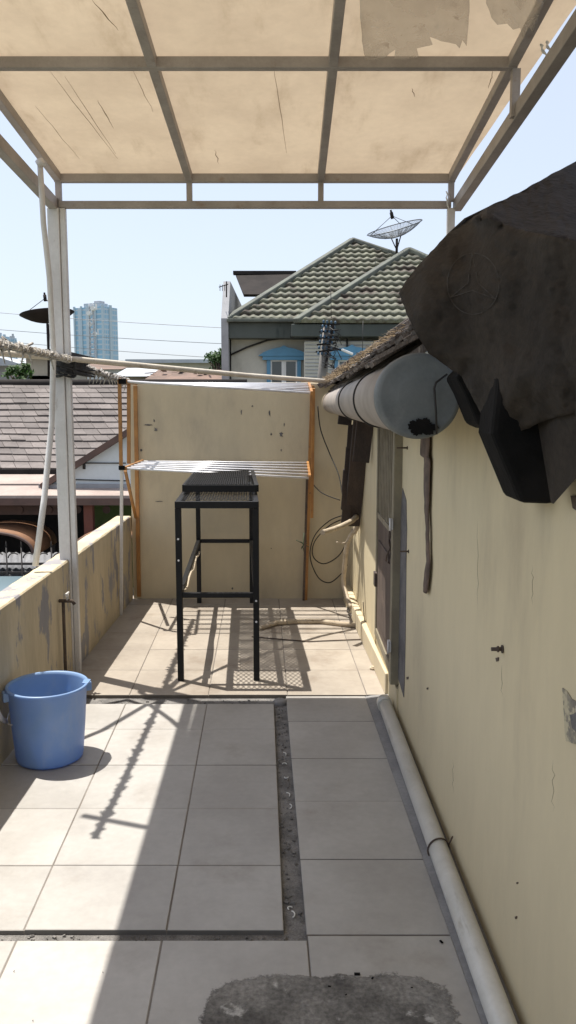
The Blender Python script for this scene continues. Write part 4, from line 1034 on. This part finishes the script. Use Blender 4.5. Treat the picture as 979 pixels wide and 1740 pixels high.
def arch_awning(u0, u1, v0, v1, Y, label):
    a, c = W(u0, v1, Y), W(u1, v0, Y); cx = (a.x+c.x)/2; hw = (c.x-a.x)/2; h = c.z-a.z
    rt_ = empty('arched_awning', (cx, Y, ZG), label, 'awning', 'arched awnings by the carport')
    b = MB(); rg = []
    for (y, k) in ((Y, 1), (Y+.5, 1.0), (Y+1.6, .98)):
        rg.append([b.bm.verts.new((cx-hw*k*math.cos(t), y, a.z+h*k*math.sin(t)**.75)) for t in [math.pi*i/20 for i in range(21)]])
    for i in range(2):
        for k in range(20): b.bm.faces.new([rg[i][k], rg[i][k+1], rg[i+1][k+1], rg[i+1][k]]).smooth = True
    b.build('cover', M['car_orange'], rt_, solid=.03)
    b = MB(); b.tube([(cx-(hw-.02)*math.cos(t), Y-.01, a.z+(h-.02)*math.sin(t)**.75) for t in [math.pi*i/20 for i in range(21)]], .03, 6); b.build('rim', M['brownboard'], rt_)
    for sx in (-1, 1):
        for y in (Y+.05, Y+1.5): b = MB(); b.box2((cx+sx*(hw-.05)-.03, y-.03, ZG), (cx+sx*(hw-.05)+.03, y+.03, a.z)); b.build('post', M['iron'], rt_)
arch_awning(-95, 57, 903, 945, 16.0, 'orange brown arched awning at far left below the tiled house')
arch_awning(122, 250, 903, 945, 16.0, 'orange brown arched awning just right of the white post')
sh = empty('sheet_shelter', (-5.5, 15, ZG), 'low pale grey sheet roof right behind the iron gate', 'shelter')
p0, p1, p2, p3 = W(-120, 966, 14.75), W(140, 966, 14.75), W(140, 940, 15.8), W(-120, 940, 15.8)
b = MB(); nn = 90
lo_ = [b.bm.verts.new(p0.lerp(p1, i/nn)+Vector((0, 0, .02*math.cos(i*1.6)))) for i in range(nn+1)]; hi_ = [b.bm.verts.new(p3.lerp(p2, i/nn)+Vector((0, 0, .02*math.cos(i*1.6)))) for i in range(nn+1)]
for i in range(nn): b.bm.faces.new([lo_[i], lo_[i+1], hi_[i+1], hi_[i]]).smooth = True
b.build('roof_sheet', M['asb_grey'], sh, solid=.012)
for p in (p0, p1, p2, p3):
    q = p+Vector((.15 if p.x < -5 else -.15, 0, 0)); b = MB(); b.box2((q.x-.04, q.y-.02, ZG), (q.x+.04, q.y+.06, p.z-.03)); b.build('post', M['iron'], sh)
car((carx(-28, 13), 12.6, ZG), M['car_blue'], 'dull blue car parked in the street in front of the iron gate', 1.38, 0)
# --- green roofed house
gh = empty('green_roofed_house', (3, 27, ZG), 'two storey ivory house with mossy green hipped tile roof and blue window trim', 'house')
def hip(P0, P1, apex, back, par=gh):
    """front face + sides of a hip roof"""
    P0, P1, apex, back = map(Vector, (P0, P1, apex, back))
    b = tile_tri(P0, P1, apex, par)
    b2 = MB(); bk0 = Vector((P0.x, back.y+5, P0.z)); bk1 = Vector((P1.x, back.y+5, P1.z))
    b2.face([P0, apex, back, bk0]); b2.face([P1, bk1, back, apex]); b2.face([bk0, back, bk1]); b2.build('roof_slopes', M['roof_g'], b, flip=False)
    for q in (P0, P1):
        m_ = MB(); m_.bar(q+Vector((0, -.02, .06)), apex+Vector((0, -.02, .1)), .26, .16); m_.build('ridge', M['ridge_g'], b, bevel=.04)
    m_ = MB(); m_.bar(apex+Vector((0, 0, .08)), back+Vector((0, 0, .08)), .26, .16); m_.build('ridge', M['ridge_g'], b, bevel=.04)
    return b
def tile_tri(P0, P1, A, par):
    b = MB(); n = (P1-P0).cross(A-P0).normalized(); n = n if n.z > 0 else -n
    ex = (P1-P0).normalized(); up = n.cross(ex); up = up if up.z > 0 else -up
    Hh = (A-P0).dot(up); ax_ = (A-P0).dot(ex); wid = (P1-P0).length; pitch = .44; rows_ = int(Hh/pitch)+1; wl = .28
    for r in range(rows_):
        s0, s1 = r*pitch, (r+1)*pitch+.02
        c = -wl
        st_ = wl/8; lo_, hi_, bt, xx = [], [], [], []
        while c < wid+wl:
            ph = 2*math.pi*c/wl; h = .045*(.5+.5*math.cos(ph)); sag = .02*noise.noise(Vector((c*.6, r, 0)))
            lo_.append(b.bm.verts.new(P0+ex*c+up*(s0+.025*math.cos(ph))+n*(.10+h+sag))); hi_.append(b.bm.verts.new(P0+ex*c+up*s1+n*(.01+h))); bt.append(b.bm.verts.new(P0+ex*c+up*(s0+.02)+n*(0))); xx.append(c)
            c += st_
        for i in range(len(xx)-1):
            b.bm.faces.new([lo_[i], lo_[i+1], hi_[i+1], hi_[i]]).smooth = True; b.bm.faces.new([bt[i], bt[i+1], lo_[i+1], lo_[i]])
    for (a, c) in ((P0, A), (A, P1)):
        pn = (c-a).cross(n).normalized(); cen = (P0+P1+A)/3
        if (cen-a).dot(pn) > 0: pn = -pn
        geom = b.bm.verts[:]+b.bm.edges[:]+b.bm.faces[:]
        bmesh.ops.bisect_plane(b.bm, geom=geom, plane_co=a, plane_no=pn, clear_outer=True)
    return b.build('roof', M['roof_g'], par, flip=False)
ez = W(500, 547, 26).z
A1 = W(600, 412, 31.9); hip(Vector((W(384, 547, 26).x, 26, ez)), Vector((9.4, 26, ez)), A1, A1+Vector((0, 3, 0)))
ez2 = W(500, 549, 24.9).z
A2 = W(695, 429, 29.7); hip(Vector((W(503, 549, 24.9).x, 24.9, ez2)), Vector((8.4, 24.9, ez2)), A2, A2+Vector((0, 3, 0)))
xl = W(386, 560, 26.2).x
b = MB(); b.box2((xl+.1, 26.5, ZG), (9.0, 36, ez-.1)); gw = b.build('wall', M['ghouse'], gh)
x5 = W(512, 560, 25.4).x; b = MB(); b.box2((x5+.1, 25.35, ZG), (8.1, 26.499, ez2-.5)); b.build('wall', M['ghouse'], gh)
b = MB()
for k in range(12): z = W(560, 580+k*6, 25.3).z; b.box2((x5+.12, 25.33, z-.012), (8.0, 25.349, z+.012))
b.build('siding_joints', M['grey_conc'], gh)
b = MB(); b.box2((xl+.02, 25.95, W(0, 575, 26).z), (x5+.5, 26.499, ez-.02)); b.build('fascia', M['fascia_g'], gh, bevel=.02)
b = MB(); b.box2((x5-.3, 24.98, W(0, 572, 25).z), (8.3, 25.30, ez2-.02)); b.build('fascia', M['fascia_g'], gh, bevel=.02)
b = MB(); b.box2((xl+.02, 25.78, ez-.02), (x5, 25.94, ez+.08)); b.build('gutter', M['ridge_g'], gh, bevel=.02)
# party wall at left, white edge
b = MB(); pz = W(390, 478, 27).z; b.prism([(xl-.16, 25.9, ZG), (xl-.16, 25.9, ez+.1), (xl-.16, 27.0, pz), (xl-.16, 36, pz), (xl-.16, 36, ZG)], (.22, 0, 0)); b.build('party_wall', M['grey_conc'], gh)
# dark awning sheet
b = MB(); a1, a2, a3, a4 = W(400, 465, 31), W(500, 463, 31), W(500, 500, 29), W(414, 500, 29); b.prism([a1, a2, a3, a4], (0, .3, -.05)); 
b.box((a1+a2)/2, (2.3, .3, .12)); b.build('dark_awning', M['corr_dark'], gh)
def win(u0, v0, u1, v1, Y, ped=True, par=gh):
    a, c = W(u0, v1, Y), W(u1, v0, Y); w_, h_ = c.x-a.x, c.z-a.z
    b = MB()
    b.box2((a.x-.12, Y-.10, a.z), (a.x, Y, c.z)); b.box2((c.x, Y-.10, a.z), (c.x+.12, Y, c.z)); b.box2((a.x-.25, Y-.16, c.z+.001), (c.x+.25, Y, c.z+.12))
    if ped:
        m0 = (a.x+c.x)/2; pts = [(a.x-.38, Y-.2, c.z+.121)]
        for k in range(13): t = k/12; pts.append((a.x-.32+(w_+.64)*t, Y-.2, c.z+.17+.22*math.sin(math.pi*t)**.8+(.06 if k == 6 else 0)))
        pts.append((c.x+.38, Y-.2, c.z+.121)); b.prism(pts, (0, .199, 0))
    f = b.build('window', M['blue_trim'], par)
    b = MB(); t = .045
    for (x0, x1) in ((a.x, a.x+w_*.47), (a.x+w_*.53, c.x)):
        for q in ((x0, a.z, x0+t, c.z), (x1-t, a.z, x1, c.z), (x0+t, c.z-t, x1-t, c.z), (x0+t, a.z, x1-t, a.z+t)): b.box2((q[0], Y-.05, q[1]), (q[2], Y-.005, q[3]))
    b.box2((a.x+w_*.47+.001, Y-.06, a.z), (a.x+w_*.53-.001, Y-.004, c.z)); b.build('frame', M['white_frame'], f)
    b = MB(); b.box2((a.x+.01, Y-.02, a.z+.01), (c.x-.01, Y-.012, c.z-.01)); b.build('pane', M['glass'], f)
win(460, 612, 505, 655, 26.49); win(574, 612, 620, 655, 25.34)
b = MB(); b.tube([W(392, 603, 26.4), W(420, 590, 26.4), W(455, 578, 26.4), W(500, 572, 25.9)], .03, 6); b.tube([W(590, 575, 25.3), W(590, 600, 25.3)], .03, 6); build_each(b, 'wall_cable', M['cable'], gh)
# --- dishes
def dish(base, cpos, nrm, rad, label, m=M['dish'], solid_=False, ring_=5, feed=.75):
    rt_ = empty('satellite_dish', base, label, 'satellite dish', 'satellite dishes on the roofs'); nrm = Vector(nrm).normalized(); a = nrm.orthogonal().normalized(); c = nrm.cross(a)
    def P(r, th): return cpos+nrm*(.34*rad*(r/rad)**2)+(a*math.cos(th)+c*math.sin(th))*r
    b = MB()
    if solid_:
        rings = [[b.bm.verts.new(P(rad*i/6+.001, 2*math.pi*k/32)) for k in range(32)] for i in range(7)]
        for i in range(6):
            for k in range(32): b.bm.faces.new([rings[i][k], rings[i][(k+1) % 32], rings[i+1][(k+1) % 32], rings[i+1][k]]).smooth = True
        b.build('reflector', m, rt_, solid=.02)
    else:
        for i in range(1, 23): b.tube([P(rad*i/22, 2*math.pi*k/36) for k in range(37)], .0045 if i < 22 else .018, 4, caps=False)
        for k in range(48): b.tube([P(rad*(.2 if k % 2 else 0)+rad*(.8 if k % 2 else 1)*i/5, 2*math.pi*k/48) for i in range(6)], .011 if k % 6 == 0 else .004, 4, caps=False)
        b.build('mesh_reflector', m, rt_)
    fp = cpos+nrm*rad*feed; b = MB()
    for k in range(3): b.tube([P(rad*.95, 2*math.pi*k/3+.4), fp], .012, 5)
    build_each(b, 'feed_arm', m, rt_); b = MB(); b.tube([fp-nrm*.1, fp+nrm*.12], .06, 10); b.tube([fp+nrm*.12, fp+nrm*.2], .035, 8); b.build('feed_horn', M['corr_dark'], rt_)
    b = MB(); b.tube([base, cpos-nrm*.05], .045, 8); b.tube([Vector(base)+Vector((0, 0, .3)), P(rad*.4, 1.2)], .02, 6); b.tube([Vector(base)+Vector((0, 0, .3)), P(rad*.4, 4.2)], .02, 6); b.build('mast', M['corr_dark'], rt_)
    return rt_
dish(W(674, 440, 30), W(674, 403, 30), (-.26, -.25, .9), .98, 'wire mesh satellite dish above the green roofed house')
dish(W(83, 640, 30), W(82, 548, 30), (-.11, .06, .99), .95, 'dark solid satellite dish behind the left post', M['corr_dark'], True, feed=.9)
# TV antenna
an = empty('roof_antenna', W(384, 500, 26), 'small stick antenna on the left corner of the green roofed house', 'antenna')
b = MB(); b.tube([W(385, 505, 26), W(385, 478, 26)], .02, 6); b.tube([W(372, 488, 26), W(388, 483, 26)], .015, 5)
for u in (374, 378, 382): b.tube([W(u, 484, 25.8), W(u, 494, 26.2)], .01, 5)
build_each(b, 'aerial', M['corr_dark'], an)
# --- utility pole
up = empty('utility_pole', (W(550, 700, 15).x, 15, ZG), 'utility pole crowded with crossarms and blue insulators before the green roofed house', 'utility pole')
b = MB(); b.tube([(W(546, 700, 15).x, 15, ZG), W(548, 640, 15), W(556, 556, 15)], [.12, .09, .07], 12); b.build('pole', M['concpole'], up)
b = MB()
for k, v in enumerate((552, 562, 573, 584, 596)):
    c = W(558-k*2, v, 14.95); b.bar(c+Vector((-.14, 0, -.02)), c+Vector((.2, -.05, .01)), .03); 
b.bar(W(566, 552, 14.9), W(553, 625, 14.9), .04); b.build('crossarm', M['corr_dark'], up)
b = MB()
for k, v in enumerate((550, 558, 566, 575, 584, 594, 604)):
    for du in (-9, -3, 4, 11): c = W(559-k*1.5+du, v+du*.1, 14.9); b.lathe(c, [(.0, 0), (.024, .005), (.015, .02), (.024, .035), (.012, .055), (.0, .06)], 8)
build_each(b, 'insulator', M['bluebits'], up)
b = MB()
for k in range(14):
    a = W(560-k, 556+k*5, 14.85); b.tube([a, a+Vector((.2, -.1, -.06+random.uniform(-.1, .1))), a+Vector((.1+random.random()*.2, 0, -.2))], .008, 4)
b.tube([W(563, 540, 14.9), W(562, 480, 14.9)], .006, 4); b.tube([W(617, 545, 14.9), W(616, 600, 14.9)], .006, 4)
build_each(b, 'service_wire', M['cable'], up)
b = MB(); b.box(W(590, 598, 14.8), (.22, .1, .04), Matrix.Rotation(.4, 3, 'Y')); b.build('street_light_head', M['white_frame'], up, bevel=.01)
b = MB(); b.tube([W(585, 596, 14.8), W(556, 590, 15)], .015, 6); b.build('light_arm', M['corr_dark'], up)
# --- far wires
for k, (p, q) in enumerate((((-300, 500, 140), (900, 575, 90)), ((-300, 530, 140), (900, 600, 90)), ((-300, 545, 140), (900, 632, 90)), ((-300, 560, 140), (900, 650, 90)))):
    a, c = W(*p), W(*q); b = MB(); b.tube([a.lerp(c, t/20)+Vector((0, 0, -.012*(t)*(20-t))) for t in range(21)], .035, 4)
    b.build('power_line', M['grey_conc'], label='thin overhead power line crossing the hazy sky beside the tall tower', cat='power line', group='thin overhead power lines crossing the hazy sky')
# --- tall towers
def tower(u0, u1, v0, Y, label, rot=.5, m=M['tower']):
    a, c = W(u0, v0, Y), W(u1, v0, Y); w_ = (c.x-a.x); cx = (a.x+c.x)/2
    rt_ = empty('tower_block', (cx, Y, ZG), label, 'tower block', None)
    zt_ = a.z; Rm = Matrix.Rotation(-rot, 3, 'Z'); s = w_/(math.cos(rot)+.6*math.sin(rot))
    rt_.rotation_euler = (0, 0, 0)
    b = MB(); b.box((cx, Y, (ZG+zt_)/2), (s, s*.6, zt_-ZG), Rm); b.build('facade', m, rt_)
    b = MB()
    for k in range(5):
        o = Rm @ Vector((s*(-.5+k*.25), -s*.3-.2, 0)); b.box(Vector((cx, Y, (ZG+zt_)/2))+o, (s*.05, 1.2, zt_-ZG+2), Rm)
    o = Rm @ Vector((s*.502, 0, 0)); b.box(Vector((cx, Y, (ZG+zt_)/2))+o, (1.2, s*.1, zt_-ZG+3), Rm)
    build_each(b, 'pier', mat('pale_pier', (.42, .52, .58), None, rough=.6), rt_)
    b = MB(); b.box((cx, Y, zt_+1.6), (s*.55, s*.35, 3.2), Rm); b.box((cx+s*.1, Y, zt_+4), (s*.2, s*.2, 2), Rm); b.build('roof_plant', M['light_roof'], rt_)
    return rt_
tower(127, 199, 524, 620, 'tall glassy blue tower block on the hazy skyline')
tower(-40, 14, 572, 700, 'low grey tower block at the far left skyline', .3)
tower(14, 28, 578, 680, 'slim dark block beside the low grey tower at far left', .2)
# lattice mast
lm = empty('lattice_mast', W(155, 700, 430), 'grey lattice radio mast standing in front of the glassy tower', 'mast'); ORG[lm.name].z = ZG; lm.location.z = ZG
b = MB(); c = W(155, 516, 430); top = c.z; cx = c.x; n = 22
def LP(i, k):
    t = i/n; r = 3.0*(1-t)+1.3*t; a = math.pi/4+k*math.pi/2; return Vector((cx+r*math.cos(a), 430+r*math.sin(a), ZG+(top-ZG)*t))
for k in range(4): b.tube([LP(i, k) for i in range(n+1)], .2, 4)
for i in range(n):
    for k in range(4): b.tube([LP(i, k), LP(i+1, (k+1) % 4)], .11, 3); b.tube([LP(i, (k+1) % 4), LP(i, k)], .11, 3)
b.build('lattice', M['light_roof'], lm)
b = MB()
for (t, k) in ((.98, 0), (.93, 2), (.85, 1), (.76, 0), (.97, 3)):
    p = LP(int(t*n), k); b.tube([p, p+Vector((0, -1.2, 0))], 1.1, 12); b.box(p+Vector((1.5, 0, 1)), (.5, .5, 3))
build_each(b, 'antenna_drum', M['white_frame'], lm)
# --- low rooftops between
def hut(u0, u1, v0, Y, dep_, wallm, roofm, label, kind='flat', rise=1.0):
    a, c = W(u0, v0, Y), W(u1, v0, Y); rt_ = empty('low_building', ((a.x+c.x)/2, Y, ZG), label, 'building', 'rooftops beyond the terrace')
    b = MB(); b.box2((a.x, Y, ZG), (c.x, Y+dep_, a.z)); b.build('wall', wallm, rt_)
    b = MB()
    if kind == 'flat': b.box2((a.x-.3, Y-.4, a.z+.001), (c.x+.3, Y+dep_+.3, a.z+.25))
    else:
        x0, x1 = a.x-.3, c.x+.3; xm = (x0+x1)/2
        if kind == 'gable': b.prism([(x0, Y-.4, a.z+.001), (x1, Y-.4, a.z+.001), (xm, Y-.4, a.z+rise)], (0, dep_+.8, 0))
        else: b.prism([(x0, Y-.4, a.z+.001), (x0, Y+dep_/2, a.z+rise), (x0, Y+dep_+.4, a.z+.001)], (x1-x0, 0, 0))
    b.build('roof', roofm, rt_)
    for k in range(3):
        b = MB(); x = a.x+(c.x-a.x)*(k+.6)/3.2; b.box2((x-.4, Y-.03, a.z-1.6), (x+.4, Y-.002, a.z-.7)); b.build('window', M['glass'], rt_)
hut(-60, 36, 622, 34, 6, M['grey_conc'], M['light_roof'], 'grey gabled roof at the far left behind the tiled house', 'gable', .45)
hut(44, 92, 606, 31, 5, M['beige_wall'], M['corr_dark'], 'beige block directly left of the white post', 'flat')
hut(222, 400, 617, 60, 10, M['beige_wall'], M['light_roof'], 'long low building with pale roof left of the green roofed house', 'flat')
hut(205, 262, 640, 36, 6, M['beige_wall'], M['light_roof'], 'small pale roof beyond the top of the drying rack', 'long', .5)
hut(262, 384, 645, 33, 6, M['beige_wall'], M['brown_roof'], 'brown tiled rooftop behind the far wall', 'long', .5)
hut(118, 200, 628, 45, 8, M['white_wall'], M['brown_roof'], 'low brown roof below the glassy tower', 'long', .5)
hut(-500, -80, 610, 50, 12, M['beige_wall'], M['brown_roof'], 'wide brown roofed building far off to the left', 'long', 1)
b = MB()
for k in range(60):
    p = W(random.uniform(258, 384), random.uniform(630, 641), 34+random.random()*3); q = p+Vector((random.gauss(0, .5), random.gauss(0, .5), random.gauss(0, .06))); b.bar(p, q, random.uniform(.05, .2), .03)
b.build('roof_clutter', M['brown_roof'], kind='stuff', label='scattered boards and sheets on the brown rooftop', cat='clutter')
# --- trees
def tree(u, v, Y, rad, label, n=900):
    c = W(u, v, Y); rt_ = empty('leafy_tree', (c.x, Y, ZG), label, 'tree', 'treetops behind the rooftops')
    b = MB(); b.tube([(c.x, Y, ZG), (c.x+.1, Y, (c.z+ZG)/2), c], [.16, .12, .05], 8)
    for k in range(7): a = k*.9; b.tube([c-Vector((0, 0, rad*.9)), c+Vector((math.cos(a)*rad*.7, math.sin(a)*rad*.7, rad*.2*math.sin(k*2)))], [.05, .012], 5)
    b.build('trunk', M['bark'], rt_)
    b = MB(); cl = [c+Vector((random.gauss(0, .45), random.gauss(0, .45), random.gauss(0, .4)))*rad for _ in range(16)]
    for i in range(n):
        q = random.choice(cl); p = q+Vector((random.gauss(0, .16), random.gauss(0, .16), random.gauss(0, .14)))*rad
        t = Vector((random.gauss(0, 1), random.gauss(0, 1), random.gauss(0, .6))).normalized(); s = t.orthogonal().normalized(); l = random.uniform(.06, .13)
        b.face([p-t*l, p+s*l*.4, p+t*l, p-s*l*.4])
    b.build('crown', M['leaf'], rt_, flip=False)
tree(372, 614, 40, .75, 'dark green treetop at the left edge of the green roofed house', 1500)
tree(31, 638, 26, .4, 'small bright green treetop at far left above the tiled roof', 500)
